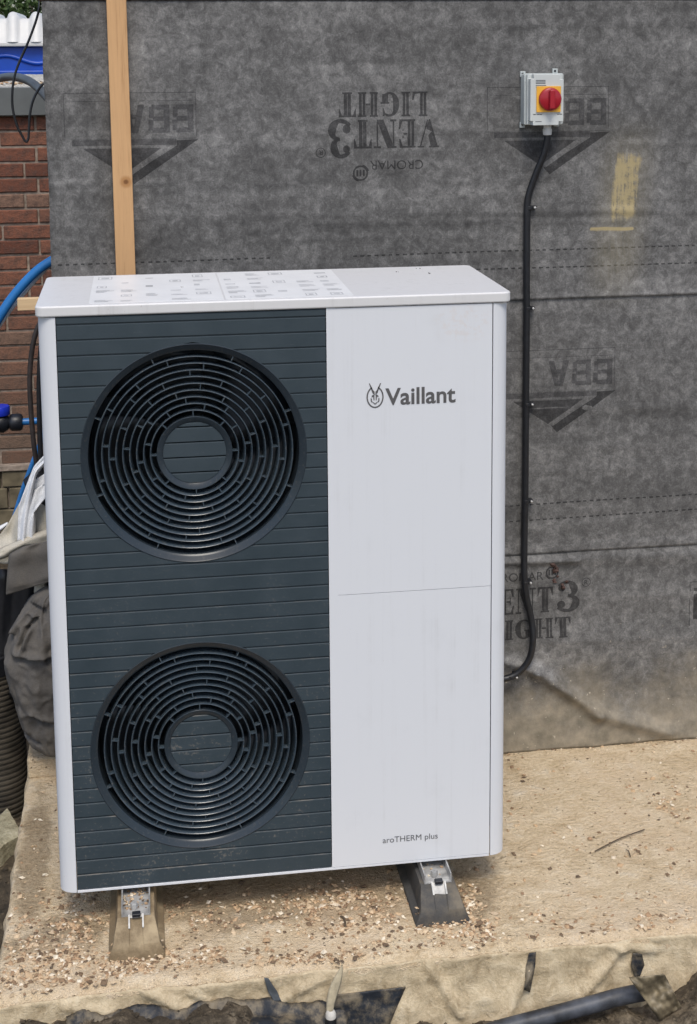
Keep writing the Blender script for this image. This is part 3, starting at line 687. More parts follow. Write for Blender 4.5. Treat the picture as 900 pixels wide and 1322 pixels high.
for q in FC:
    c = (q[0], 0, q[1])
    fg = MB(); fg.lathe([(FR + .0005, .010), (FR + .0005, -.0008), (FR - .0015, -.0014), (FR - .0035, .0000), (RO + .004, .0040), (RO + .001, .0060), (RO - .0008, .0078), (RO - .003, .046), (RO + .002, .046)], c, 'y', 128, True)
    grille = fg.build('fan_grille', M['rim'], hp, smooth=True, angle=40)
    m = MB(); m.lathe([(RI + .0002, .046), (RI + .0012, .0080), (RI, .0066), (RI - .002, .0070), (.0745, .0125), (.0735, .0132), (.0735, .032)], c, 'y', 96, True); m.build('hub_ring', M['rim'], grille, smooth=True, angle=40)
    for i in range(len(zt) - 1):
        z1, z0 = zt[i], zt[i + 1] + .0012
        if z0 > q[1] + .073 or z1 < q[1] - .073: continue
        m = MB(); slat_strip(m, max(z0, q[1] - .0732), min(z1, q[1] + .0732), lambda z: q[0] - half(z, q, .0733), lambda z: q[0] + half(z, q, .0733), .0115); paint_edges(m.build('hub_slat', M['dark'], grille))
    m = MB(); m.disc(.0733, .0275, c); m.build('hub_back', M['black_in'], grille, norm=False)
    for k in range(1, 10):
        r = RO - GP * k
        m = MB(); m.lathe([(r + .0002, .046), (r + .0011, .0082), (r + .0008, .0070), (r - .0002, .0066), (r - .0012, .0072), (r - .0024, .0098), (r - .0036, .0150), (r - .0056, .046)], c, 'y', 112, True); m.build('ring', M['grille'], grille, smooth=True, angle=40)
    for k in range(10):
        ra, rb = RO - GP * k - .0008, RO - GP * (k + 1) + .0008
        if k not in spoke_me:
            mm = MB(); mm.box(rb, ra, .0074, .022, -.0012, .0012); me = bpy.data.meshes.new('spoke'); me.from_pydata(mm.v, [], mm.f); me.materials.append(M['grille']); spoke_me[k] = me
        for j in range(8):
            o = bpy.data.objects.new('spoke', spoke_me[k]); COL.objects.link(o); o.parent = grille; o.location = (c[0], 0, c[2] - HB); o.rotation_euler = (0, -R(OFF[k] + 45 * j), 0)
    m = MB(); m.lathe([(FR - .006, .0455), (FR - .010, .06), (FR - .012, .128)], c, 'y', 64); m.build('shroud', M['black_in'], hp, smooth=True, norm=False)
    fan = MB(); fan.lathe([(.001, .075), (.055, .078), (.062, .085), (.062, .125)], c, 'y', 40); fan = fan.build('fan', M['black_in'], hp, smooth=True)
    for j in range(5):
        rows_ = []
        for i in range(9):
            r = lerp(.058, .243, i / 8); w = R(lerp(24, 31, i / 8)); a0 = R(72 * j + 20) + .5 * i / 8
            rows_.append([(c[0] + r * math.cos(a0 + w * (u - .5) * 2), lerp(.082, .122, u) + .004 * math.sin(u * 3.1), c[2] + r * math.sin(a0 + w * (u - .5) * 2)) for u in (0, .25, .5, .75, 1)])
        m = MB(); m.grid(rows_); m.build('fan_blade', M['blade'], fan, smooth=True, solid=.003)
# ---- instruction sheets stuck on the lid
rs = random.Random(11)
for x0, x1, lab in ((.116, .4245, 'left instruction sheet'), (.4285, .728, 'right instruction sheet')):
    m = MB(); m.prism(rrect(x0, x1, .012, .436, .004, 3), 'z', HT + .0002, HT + .0008); st = m.build('instruction_sheet', M['sticker'], lid); st['label'] = lab
    m1 = MB(); m2 = MB()
    for j in range(6):
        yb = .03 + j * .068
        for i in range(5):
            xb = x0 + .012 + i * .059
            if rs.random() < .22: continue
            k = rs.random(); t_ = m1 if rs.random() < .75 else m2
            def flat(xa, ya, xc, yc): t_.add([(xa, ya, HT + .0011), (xc, ya, HT + .0011), (xc, yc, HT + .0011), (xa, yc, HT + .0011)], [(0, 1, 2, 3)])
            if k < .35:
                w, h = rs.uniform(.022, .04), rs.uniform(.022, .042); e = .0028
                flat(xb, yb, xb + w, yb + e); flat(xb, yb + h, xb + w, yb + h + e); flat(xb, yb + e, xb + e, yb + h); flat(xb + w - e, yb + e, xb + w, yb + h); flat(xb + .008, yb + .010, xb + w - .008, yb + h - .008)
            elif k < .75:
                for q in range(rs.randint(2, 4)): flat(xb, yb + q * .010, xb + rs.uniform(.02, .045), yb + q * .010 + .0035)
            else: flat(xb, yb, xb + rs.uniform(.012, .03), yb + rs.uniform(.008, .026))
    m1.build('pictograms', M['sticker_ink'], st, norm=False)['kind'] = 'stuff'; m2.build('pictograms', M['sticker_ink2'], st, norm=False)['kind'] = 'stuff'
for i, (px, py) in enumerate(((553, 353), (512, 351), (541, 347), (235, 371))):
    p = atz(px, py, HT); m = MB()
    for q in range(3 if i == 0 else 2): m2 = MB(); chip(m2, p.x + random.gauss(0, .004), p.y + random.gauss(0, .004), HT + .001, random.uniform(.0014, .0034), random); m.add(m2.v, m2.f)
    tag(m.build('dirt_crumb', M['mud'], norm=False), ['largest dark crumb of dirt on the right half of the lid', 'small crumb of dirt left of the largest one on the lid', 'crumb of dirt near the rear edge of the lid', 'crumb of dirt lying on the left instruction sheet'][i], 'dirt', 'dirt crumbs on the lid')

# ------------------------------------------------------------------ rubber feet with aluminium rails
for xc, mat, lab, f0 in ((.180, 'mud_foot', 'mud caked rubber foot under the left end of the heat pump', -.138), (.915, 'rubber_foot', 'black rubber foot under the right end of the heat pump', -.118)):
    ft = empty('support_foot', (xc, .2, 0), lab, 'foot', 'feet under the heat pump')
    m = MB(); rows_ = []
    for y, z1, w in ((f0, .026, .064), (f0 + .004, .040, .062), (f0 + .030, .062, .056), (f0 + .056, .076, .050), (.10, .076, .050), (.30, .076, .050), (.52, .076, .050), (.575, .04, .06)):
        b = .066
        pr = [(-b, 0), (-b, .012), (-w, .020), (-w * .93, z1 * .8), (-w * .86, z1), (-.017, z1), (-.015, z1 - .004), (.015, z1 - .004), (.017, z1), (w * .86, z1), (w * .93, z1 * .8), (w, .020), (b, .012), (b, 0)]
        rows_.append([(xc + x + .0015 * ns(y * 30, x * 60, xc * 9), y + .002 * ns(x * 40, z * 40), max(-.002, z + .0015 * ns(x * 50, y * 50, 3)) - .002) for x, z in pr])
    m.grid(rows_); m.add(rows_[0], [tuple(range(14))]); m.add(rows_[-1], [tuple(range(14))])
    m.build('rubber_body', M[mat], ft, bevel=.005, seg=3)
    yf = f0 + .060
    m = MB(); m.prism([(xc - .034, .0985), (xc - .034, .0748), (xc + .034, .0748), (xc + .034, .0985), (xc + .0308, .0985), (xc + .0308, .0785), (xc - .0308, .0785), (xc - .0308, .0985)], 'y', yf, .55); rail = m.build('rail', M['galv'], ft)
    tl = Matrix.Translation((xc, yf - .0005, .078)) @ Matrix.Rotation(R(38), 4, 'X')
    m = MB(); m.box(-.014, .014, -.034 if xc > .5 else -.006, 0, -.003, -.0002, tl); m.build('end_tab', M['galv'], rail)
    for sx_ in (-1, 1): m = MB(); m.box(sx_ * .0162 - .002, sx_ * .0162 + .002, -.032, 0, -.003, .006, tl); m.build('tab_wall', M['galv'], rail)
    m = MB(); m.lathe([(.001, .014), (.008, .014), (.009, .011), (.009, .0)], (xc - .004, yf + .028, .0792), 'z', 6); m.build('bolt', M['galv'], ft)
    m = MB(); m.box(xc - .009, xc + .011, yf - .012, yf + .004, .0785, .0865, Matrix.Translation((0, 0, 0))); m.build('clamp', M['valve'], ft, bevel=.002)
    if True:
        m = MB()
        for k_ in range(90 if mat == 'mud_foot' else 30):
            x = xc + random.uniform(-.029, .029); y = yf + .02 + .12 * random.random() ** .8; chip(m, x, y, .0805, random.uniform(.002, .005), random)
        for k_ in range(70):                                   # mud and grit clinging to the foot of the block
            a_ = random.random(); x = xc + random.uniform(-.066, .066); y = f0 + .03 * a_ ** 2 - .004; chip(m, x, y, .003 + .035 * a_ ** 2, random.uniform(.002, .0055), random)
        m.build('grit', M['chips'], rail, norm=False)['kind'] = 'stuff'

# ------------------------------------------------------------------ isolator switch, cable and clips
SX, SZ0, SZ1 = 1.3715, 1.890, 2.042; SY = WY - .008
sw = empty('isolator_switch', (SX, SY, SZ0), 'grey isolator box with red knob on the felt wall', 'switch')
m = MB(); m.prism(rrect(SX - .058, SX + .056, SZ0 + .004, SZ1 - .004, .006, 3), 'y', SY - .040, SY); m.build('base', M['switch_base'], sw, bevel=.0015)
for dx, dz in ((-.054, SZ1 - .010), (-.054, SZ0 - .001), (.040, SZ1 - .003), (.046, SZ0 + .001)):
    m = MB(); m.box(SX + dx - .007, SX + dx + .008, SY - .008, SY - .0005, dz - .004, dz + .012); lg = m.build('mounting_lug', M['switch_base'], sw, bevel=.001)
    m = MB(); m.lathe([(.0001, -.0095), (.003, -.0095), (.0034, -.008)], (SX + dx, SY, dz + .005), 'y', 12); m.build('screw', M['valve'], lg)
CY = SY - .074
cp = [(-.041, 0), (.034, 0), (.034, .010), (.047, .010), (.047, .128), (.036, .128), (.036, .142), (-.040, .142), (-.040, .130), (-.049, .130), (-.049, .012), (-.041, .012)]
m = MB(); m.prism([(SX + x, SZ0 + .004 + z) for x, z in cp], 'y', CY, SY - .041); cover = m.build('cover', M['switch_grey'], sw, bevel=.0018)
m = MB(); m.box(SX - .052, SX + .050, SY - .050, SY - .0415, SZ0 + .006, SZ1 - .006); m.build('cover_flange', M['switch_grey'], sw, bevel=.001)
kz = SZ0 + .077; kx = SX + .004
m = MB(); m.prism(rrect(kx - .036, kx + .034, kz - .036, kz + .036, .002, 2), 'y', CY - .004, CY - .0002); m.build('legend_plate', M['yellow'], sw, bevel=.0006)
m = MB(); m.lathe([(.0001, -.017), (.024, -.017), (.0305, -.0135), (.0325, -.009), (.0325, -.0042)], (kx + .002, CY, kz), 'y', 48); kn = m.build('knob', M['red'], sw, smooth=True, angle=35)
m = MB(); m.box(kx - .005, kx + .011, CY - .031, CY - .0165, kz - .027, kz + .027); m.build('knob_grip', M['red'], kn, bevel=.004, seg=3)
m = MB()
def ln(x0, x1, z, h): m.add([(SX + x0, CY - .0004, SZ0 + z), (SX + x1, CY - .0004, SZ0 + z), (SX + x1, CY - .0004, SZ0 + z + h), (SX + x0, CY - .0004, SZ0 + z + h)], [(0, 1, 2, 3)])
for q in range(3): ln(-.034, -.006, .128 - q * .004, .0022)
ln(-.034, -.004, .114, .002); ln(-.034, -.010, .110, .0016); ln(-.042, .042, .0355, .0006)
for x in (-.040, -.030, -.022, .028, .036): ln(x, x + .007, .0335, .0022)
ln(-.034, -.016, .014, .002); m.build('rating_print', M['ink2'], cover, norm=False)
GX = SX + .012; GY = SY - .034
m = MB(); m.lathe([(.0085, -.026), (.0125, -.0245), (.0135, -.012), (.0135, -.008), (.0115, -.0075), (.0115, 0.006)], (GX, GY, SZ0), 'z', 10); m.build('cable_gland', M['loo_white'], sw, bevel=.001)
pth = [(GX, GY, SZ0 - .010), (GX + .001, GY, SZ0 - .024)]
for (px, py) in [(706, 184), (702, 200), (693, 222), (684, 247), (681, 262), (680.5, 285), (680, 340), (680, 400), (679.5, 460), (679, 523), (678.5, 590), (678, 648), (677, 700), (677, 745), (680, 772), (686, 800), (688, 825), (684, 849), (672, 866), (657, 875), (640, 877), (620, 878)]:
    layer_d = .024 if py > 705 else .018
    if py > 820: layer_d = .034
    pth.append(at(px, py, lerp(GY, WY - layer_d, sm(172, 262, py))))
def smooth_path(P, n=6):
    P = [Vector(p) for p in P]; out = []
    for i in range(len(P) - 1):
        a, b, c, d = P[max(i - 1, 0)], P[i], P[i + 1], P[min(i + 2, len(P) - 1)]
        for k in range(n):
            t_ = k / n; out.append(.5 * ((2 * b) + (c - a) * t_ + (2 * a - 5 * b + 4 * c - d) * t_ ** 2 + (3 * b - a - 3 * c + d) * t_ ** 3))
    return out + [P[-1]]
m = MB(); m.tube(smooth_path(pth), .0098, 12); tag(m.build('power_cable', M['rubber_b'], smooth=True), 'black power cable running down the felt wall from the isolator', 'cable')
names = ['topmost black nail clip on the wall cable, below its bend', 'black nail clip second from the top of the wall cable', 'black nail clip third from the top, beside the printed triangle', 'black nail clip fourth from the top, on the dashed lines', 'black nail clip fifth from the top, beside the upright print', 'lowest black nail clip, where the cable turns behind the heat pump']
for i, (px, py) in enumerate([(683, 268), (681, 398), (680, 522), (679, 647), (678, 752), (660, 874)]):
    dY = .018 if py < 705 else (.024 if py < 820 else .034); p = at(px, py, WY - dY)
    cl_ = empty('cable_clip', p, names[i], 'clip', 'clips along the wall cable')
    m = MB(); pr = [(.0105 * math.cos(R(a)), .0105 * math.sin(R(a))) for a in range(-90, 271, 20)]
    m.prism([(p.x + u * 1.1, p.y + w * 1.1) for u, w in pr], 'z', p.z - .005, p.z + .005); m.box(p.x + .010, p.x + .021, p.y - .006, p.y + dY, p.z - .005, p.z + .005); m.build('saddle', M['rubber_b'], cl_, bevel=.0012)
    m = MB(); m.lathe([(.0001, -.011), (.0032, -.0105), (.0036, -.009), (.0036, -.006)], (p.x + .0155, p.y, p.z), 'y', 14); m.build('nail_head', M['galv'], cl_, smooth=True)

# ------------------------------------------------------------------ brick outbuilding behind on the left
BY = 3.6; bk = empty('brick_outbuilding', (-1.0, BY, -.2), 'red brick flat roofed outbuilding behind, left of the felt wall', 'building')
CH, BL, JT = .0715, .225, .010; z_top = 1.822; z_pl = .165
me = bpy.data.meshes.new('brick'); mm = MB(); mm.box(-.1075, .1075, 0, .10, -.0305, .0305); me.from_pydata(mm.v, [], mm.f)
bm = bmesh.new(); bm.from_mesh(me); bmesh.ops.bevel(bm, geom=bm.edges[:], offset=.004, segments=1, affect='EDGES'); bm.to_mesh(me); bm.free(); me.materials.append(M['brick'])
me_h = bpy.data.meshes.new('brick_half'); bm = bmesh.new(); bm.from_mesh(me); bmesh.ops.scale(bm, vec=(.475, 1, 1), verts=bm.verts); bm.to_mesh(me_h); bm.free(); me_h.materials.append(M['brick'])
rb = random.Random(2); far = MB(); nrow = int((z_top - z_pl) / CH)
for j in range(nrow):
    z = z_top - CH * (j + .5); flem = j % 2
    x = -3.6 + (.056 if flem else 0)
    i = 0
    while x < 1.2:
        headr = (i % 2 == flem) and (j % 3 != 1); L = .112 if headr else .225; xc = x + L / 2; x += L; i += 1
        if -.85 < xc < .02:
            o = bpy.data.objects.new('brick', me_h if headr else me); COL.objects.link(o); o.parent = bk
            o.location = (xc + 1.0 + rb.uniform(-.002, .002), -.006 + rb.uniform(-.004, .003), z + .2 + rb.uniform(-.0015, .0015)); o.rotation_euler = (0, rb.uniform(-.006, .006), 0)
        else: far.box(xc - L / 2 + .005, xc + L / 2 - .005, BY - .004, BY + .09, z - .0305, z + .0305)
tag(far.build('further_bricks', M['brick'], bk), kind='stuff')
m = MB(); m.box(-3.6, 1.25, BY + .002, BY + .25, -.3, z_top); m.box(-3.6, -3.35, BY + .25, 6.2, -.3, z_top); m.box(1.0, 1.25, BY + .25, 6.2, -.3, z_top); m.box(-3.35, 1.0, 5.95, 6.2, -.3, z_top); m.build('wall_core', M['mortar'], bk)
for j, (z0, z1, pr) in enumerate(((.165 - .012, .166 + .018, .035),)):
    m = MB(); m.box(-3.6, 1.25, BY - pr, BY + .002, z0, z1); m.build('plinth_ledge', M['mortar'], bk, bevel=.006)
x = -3.6; j = 0
for z0, z1, w in ((.075, .150, .225), (-.03, .069, .44), (-.15, -.036, .44)):
    x = -3.6 + .1 * (j % 2); j += 1
    while x < 1.2:
        if -1.4 < x < .2:
            m = MB(); m.box(x + .004, x + w - .004, BY - .022 - rb.uniform(0, .006), BY + .001, z0, z1); m.build('plinth_block', M['plinth'], bk, bevel=.006)
        x += w
m = MB(); m.box(-3.6, 1.25, BY - .05, BY + .0, z_top + .002, 1.952); m.build('fascia_board', M['fascia'], bk, bevel=.004)
m = MB(); nx = 120; m.grid([[(lerp(-3.65, 1.3, i / nx), lerp(BY + .001, 6.25, j / 30), 1.945 + .010 * ns(i * .9, j * .9) + (.028 if .2 < j / 30 else 0)) for i in range(nx + 1)] for j in range(31)]); m.build('roof_deck', M['roofgravel'], bk, smooth=True, norm=False)
m = MB()
for i in range(500): chip(m, rb.uniform(-1.6, .3), rb.uniform(3.65, 4.8), 1.965, rb.uniform(.006, .014), rb)
m.build('roof_chippings', M['chips'], bk, norm=False)['kind'] = 'stuff'

# ------------------------------------------------------------------ portable toilet and hedge beyond
TY = 8.0
pt = empty('portable_toilet', (-.72, TY + .55, -.2), 'blue portable toilet with a white ribbed roof at top left', 'toilet')
X0, X1 = -1.28, -.16
m = MB(); m.box(X0 + .03, X1 - .03, TY + .03, TY + 1.1, -.1, 2.165); m.build('cabin', M['blue'], pt, bevel=.02)
m = MB(); m.box(X0 + .0, X1, TY - .02, TY + 1.15, 2.155, 2.19); m.build('eaves', M['loo_white'], pt, bevel=.01)
rows_ = []                                             # moulded roof: sloping front, shallow dome, rounded ribs
for j in range(25):
    v_ = j / 24; y = lerp(TY - .01, TY + 1.13, v_); prof_ = sm(0, .22, v_) * sm(1, .78, v_); row = []
    for i in range(97):
        x = lerp(X0 + .01, X1 - .01, i / 96); e = sm(0, .06, (x - X0) / 1.12) * sm(0, .06, (X1 - x) / 1.12)
        ph = ((x + .664) / .168 + 50) % 1; d = min(ph, 1 - ph) * .168; rib = math.sqrt(max(0, 1 - (d / .045) ** 2)) * .05
        row.append((x, y - rib * .4 * sm(.5, 0, v_), 2.19 + e * (.175 * (sm(0, .12, v_) * sm(1, .88, v_)) + rib * sm(0, .08, v_))))
    rows_.append(row)
m = MB(); m.grid(rows_); m.build('roof', M['loo_white'], pt, smooth=True)
m = MB(); pth_ = [(lerp(X0 + .05, X1 - .05, i / 30), TY + .035, 2.06 + .03 * math.sin(i * .45 + 1.2)) for i in range(31)]; m.tube(pth_, .018, 8); m.build('moulded_rib', M['blue'], pt, smooth=True)
m = MB(); m.box(X0 + .16, X1 - .16, TY + .004, TY + .028, .02, 1.98); dr = m.build('door', M['blue'], pt, bevel=.01)
m = MB(); m.box(X1 - .28, X1 - .22, TY - .03, TY + .003, .95, 1.1); m.build('handle', M['valve'], dr, bevel=.004)
rl = random.Random(21)
def leaves(m, cx, cy, cz, rx, ry, rz, n, s0):
    for _ in range(n):
        while True:
            u = Vector((rl.uniform(-1, 1), rl.uniform(-1, 1), rl.uniform(-1, 1)))
            if u.length < 1 and rl.random() < .25 + .75 * u.length: break
        k = 1 + .35 * ns(u.x * 2.2 + cx, u.y * 2.2, u.z * 2.2); p = Vector((cx + u.x * rx * k, cy + u.y * ry * k, cz + u.z * rz * k))
        a = Euler((rl.uniform(-1.4, 1.4), rl.uniform(-1.4, 1.4), rl.uniform(0, 6.3))).to_matrix(); s = s0 * rl.uniform(.6, 1.3)
        m.add([p + a @ Vector(q) for q in ((0, -s, 0), (s * .5, 0, s * .12), (0, s, 0), (-s * .5, 0, s * .12))], [(0, 1, 2, 3)])
for i, (cx, cy, h, lab) in enumerate(((-1.75, 13.2, 3.3, 'leafy green shrub over the white roof, at the frame corner'), (-.55, 14.2, 3.6, 'leafy green shrub behind the toilet roof, next to the felt wall'))):
    tr = empty('shrub', (cx, cy, -.2), lab, 'shrub', 'shrubs beyond the toilet')
    m = MB()
    for k in range(7):
        m.tube([(cx + rl.uniform(-.1, .1), cy + rl.uniform(-.1, .1), -.3), (cx + rl.uniform(-.4, .4), cy + rl.uniform(-.3, .3), h * .4), (cx + rl.uniform(-.9, .9), cy + rl.uniform(-.7, .7), h * .85)], [.05, .035, .01], 6)
    m.build('trunk', M['bark'], tr, smooth=True)
    m = MB(); leaves(m, cx, cy, h * .55, 1.0, .9, h * .48, 9000, .045); m.build('crown', M['leaf'], tr, norm=False)

# ------------------------------------------------------------------ hoses, pipes and cables left of the wall
pth_ = [at(120, 175, 1.25), at(80, 146, 1.4), at(57, 121, 1.5), at(50, 114, 1.56), at(40, 106, 1.65), at(28, 101, 1.78), at(15, 99, 1.92), at(0, 101, 2.1), at(-20, 106, 2.4), at(-60, 110, 3.0), at(-110, 104, 3.8), at(-150, 101, 4.4)]
m = MB(); m.tube(smooth_path(pth_), .0145, 12); tag(m.build('grey_hose', M['greyhose'], smooth=True), 'thick grey hose arching over to the flat roof, left of the felt wall', 'hose')
pth_ = [(.02, .93, 2.315), (-.016, .90, 2.29)] + [at(x, y, .86) for x, y in ((51, 8), (48, 22), (42, 40), (34, 60), (25, 80), (19, 98), (16, 118), (16.5, 140), (22, 162), (29, 176), (33.5, 183), (36.5, 179), (37.5, 168), (38.5, 150), (42, 132), (49, 117), (58, 107))] + [(-.004, .90, 2.01)]
m = MB(); m.tube(smooth_path(pth_), .0035, 8); tag(m.build('cable_loop', M['rubber_b'], smooth=True), 'thin black cable hanging in a loop at the upper left of the wall', 'cable')
pth_ = [at(100, 318, 1.0), at(66, 337, 1.0), at(45, 352, 1.0), at(20, 379, 1.0), at(0, 408, 1.0), at(-25, 452, 1.02), at(-60, 540, 1.08), at(-85, 680, 1.12), at(-90, 860, 1.15), at(-90, 1080, 1.15)]
m = MB(); m.tube(smooth_path(pth_), .0140, 14); tag(m.build('blue_water_pipe', M['bluepipe'], smooth=True), 'thick blue water pipe curving down beside the top left corner of the heat pump', 'pipe')
pth_ = [at(100, 334, 1.02), at(66, 343, 1.02), at(56, 351, 1.02), at(44, 364, 1.02), at(22, 390, 1.02), at(0, 420, 1.02), at(-25, 466, 1.05), at(-62, 560, 1.12), at(-90, 700, 1.17), at(-94, 880, 1.2), at(-94, 1080, 1.2)]
m = MB(); m.tube(smooth_path(pth_), .0055, 8); tag(m.build('white_conduit', M['whitepipe'], smooth=True), 'thin white conduit running along the underside of the blue pipe', 'conduit')
pth_ = [at(75, 400, .96), at(56, 412, .96), at(47, 428, .96), at(41, 455, .96), at(38.5, 490, .96), at(40, 530, .96), at(44, 575, .96), at(49, 615, .97), at(53, 680, .98), at(60, 800, .98), at(75, 965, .98)]
m = MB(); m.tube(smooth_path(pth_), .0075, 10); tag(m.build('brown_cable', M['brown_cable'], smooth=True), 'dark brown cable hanging down just left of the heat pump', 'cable')
pth_ = [at(70, 400, .93), at(56, 430, .93), at(51, 480, .93), at(51, 540, .93), at(53, 600, .93), at(58, 700, .93), at(68, 850, .93), at(80, 980, .93)]
m = MB(); m.tube(smooth_path(pth_), .0075, 10); tag(m.build('black_cable', M['rubber_b'], smooth=True), 'black cable hanging between the brown cable and the heat pump', 'cable')
# stop valve on the second blue pipe
VYY = 1.9
sv_ = empty('stop_valve', at(5, 545, VYY), 'black stop valve with a cobalt blue cap at the left edge', 'valve')
p0 = at(-14, 546, VYY); p1 = at(32, 546, VYY); s_ = (p1 - p0).x / 46
cc = at(0, 546, VYY)
m = MB(); m.lathe([(.018, -.06), (.026, -.055), (.026, -.03), (.022, -.025), (.024, -.02), (.034, -.012), (.036, .012), (.024, .03), (.021, .032), (.028, .036), (.031, .044), (.031, .070), (.026, .078), (.018, .080)], cc, 'x', 24); m.build('body', M['valve'], sv_, smooth=True, angle=40)
m = MB(); m.lathe([(.022, -.012), (.022, .028), (.026, .03), (.026, .036)], (cc.x + .002, cc.y, cc.z), 'z', 20); m.build('bonnet', M['valve'], sv_, smooth=True, angle=40)
m = MB(); m.lathe([(.034, .030), (.036, .034), (.036, .056), (.033, .062), (.0001, .063)], (cc.x + .001, cc.y, cc.z), 'z', 24); m.build('cap', M['valveblue'], sv_, smooth=True, angle=40)
pb = [(cc.x + .07, VYY, cc.z), (cc.x + .13, VYY, cc.z + .001), (cc.x + .20, VYY, cc.z), (cc.x + .26, VYY, cc.z - .02), (cc.x + .30, VYY, cc.z - .10), (cc.x + .31, VYY, cc.z - .5), (cc.x + .31, VYY, -.25)]
m = MB(); m.tube(smooth_path(pb), .0125, 12); tag(m.build('blue_service_pipe', M['bluepipe'], smooth=True), 'short blue pipe leaving the right side of the stop valve', 'pipe')
pb = [at(70, 520, 1.5), at(53, 570, 1.5), at(41, 601, 1.5), at(29, 634, 1.5), at(15, 678, 1.5), at(-10, 740, 1.5), at(-20, 850, 1.5), at(-22, 1000, 1.5)]
m = MB(); m.tube(smooth_path(pb), .0085, 12); tag(m.build('blue_slanting_pipe', M['bluepipe'], smooth=True), 'blue pipe slanting down behind the white sack', 'pipe')

# ------------------------------------------------------------------ sacking and grey cloth bag on the left
def patch(left, right, yl, yr, nu=14, nv=24, fold=.012, seed=0, fw=3.):
    """cloth strip between two edges given as photo pixels at the depths yl, yr"""
    def samp(P, t_):
        k = t_ * (len(P) - 1); i = min(int(k), len(P) - 2); return lerp(P[i][0], P[i + 1][0], k - i), lerp(P[i][1], P[i + 1][1], k - i)
    rows_ = []
    for j in range(nv + 1):
        t_ = j / nv; a = samp(left, t_); b = samp(right, t_); row = []
        for i in range(nu + 1):
            u = i / nu; yy = lerp(yl, yr, u) - fold * math.sin(u * math.pi * fw + seed + 1.3 * t_) - .5 * fold * ns(u * 3, t_ * 4, seed) * 2 - .012 * math.sin(u * math.pi)
            row.append(at(lerp(a[0], b[0], u), lerp(a[1], b[1], u), yy))
        rows_.append(row)
    m_ = MB(); m_.grid(rows_); return m_
wb = empty('white_sack', (-.12, .86, .55), 'crumpled white woven sack draped left of the heat pump', 'sack')
patch([(66, 580), (56, 589), (44, 602), (36, 622), (29, 640), (24, 655), (23, 690), (23, 725)], [(70, 592), (60, 598), (47, 612), (43, 632), (41, 650), (38, 670), (35, 700), (34, 725)], .86, .84, 10, 30, .010, 1).build('strap', M['whitebag'], wb, smooth=True, solid=.002)
patch([(41, 622), (40, 634)], [(75, 601), (75, 618)], .86, .85, 10, 6, .003, 2).build('strap', M['whitebag'], wb, smooth=True, solid=.002)
patch([(44, 633), (38, 655), (33, 690), (31, 700)], [(75, 612), (70, 634), (47, 650), (45, 708)], .85, .84, 10, 20, .006, .4).build('strap', M['whitebag'], wb, smooth=True, solid=.002)
patch([(45, 645), (45, 678), (48, 705)], [(75, 664), (75, 690), (75, 715)], .88, .87, 10, 14, .004, 3).build('panel', M['creambag'], wb, smooth=True, solid=.002)
patch([(33, 690), (24, 728)], [(75, 660), (75, 740)], .90, .89, 10, 12, .008, 1.).build('panel', M['whitebag'], wb, smooth=True, solid=.002)
patch([(26, 648), (10, 677), (0, 690), (-14, 700)], [(26, 690), (26, 722), (8, 728), (-10, 726)], .90, .87, 14, 20, .008, 2).build('panel', M['creambag'], wb, smooth=True, solid=.002)
patch([(-14, 716), (8, 705), (30, 696), (75, 676)], [(-14, 726), (8, 719), (34, 706), (75, 706)], .85, .83, 8, 24, .010, 0, 1.).build('rolled_edge', M['creambag'], wb, smooth=True, solid=.004)
patch([(-18, 684), (-2, 680), (10, 674)], [(-18, 695), (-2, 688), (10, 678)], .92, .92, 4, 10, .002, 0).build('strap', M['whitebag'], wb, smooth=True, solid=.002)
patch([(30, 620), (50, 600)], [(45, 665), (80, 660)], .95, .95, 6, 6, .004, 0).build('black_backing', M['valve'], wb, smooth=True, solid=.002)  # black sheet closing the gaps behind the straps
# grey cloth bag: bulging body with folds, and a flap folded over above
gb = empty('grey_cloth_bag', (-.09, .81, .06), 'dusty dark grey cloth bag slumped against the left side of the heat pump', 'bag')
lefts = [(60, 758), (45, 768), (30, 785), (20, 802), (12, 822), (7, 842), (7, 862), (12, 885), (18, 905), (23, 922), (30, 942), (38, 957), (48, 966), (60, 970)]
rows_ = []; NB = 110; NA = 128
CRE = [((24, 785), (55, 768), .020, .007), ((28, 790), (55, 792), -.030, .009), ((19, 819), (36, 793), .022, .006), ((36, 793), (47, 797), .020, .006), ((25, 836), (34, 814), -.022, .005), ((34, 814), (47, 799), -.022, .005), ((29, 838), (40, 812), .012, .005), ((21, 843), (66, 844), .012, .007), ((21, 849), (66, 851), -.009, .008), ((42, 925), (66, 935), -.010, .006), ((42, 920), (66, 929), .008, .006), ((21, 920), (30, 954), -.012, .005), ((30, 954), (49, 963), -.014, .005), ((27, 918), (37, 948), .008, .006), ((14, 860), (30, 905), .006, .012), ((40, 870), (52, 905), .005, .014)]
CRE = [((at(*a, .735).x, at(*a, .735).z), (at(*b, .735).x, at(*b, .735).z), h, w) for a, b, h, w in CRE]
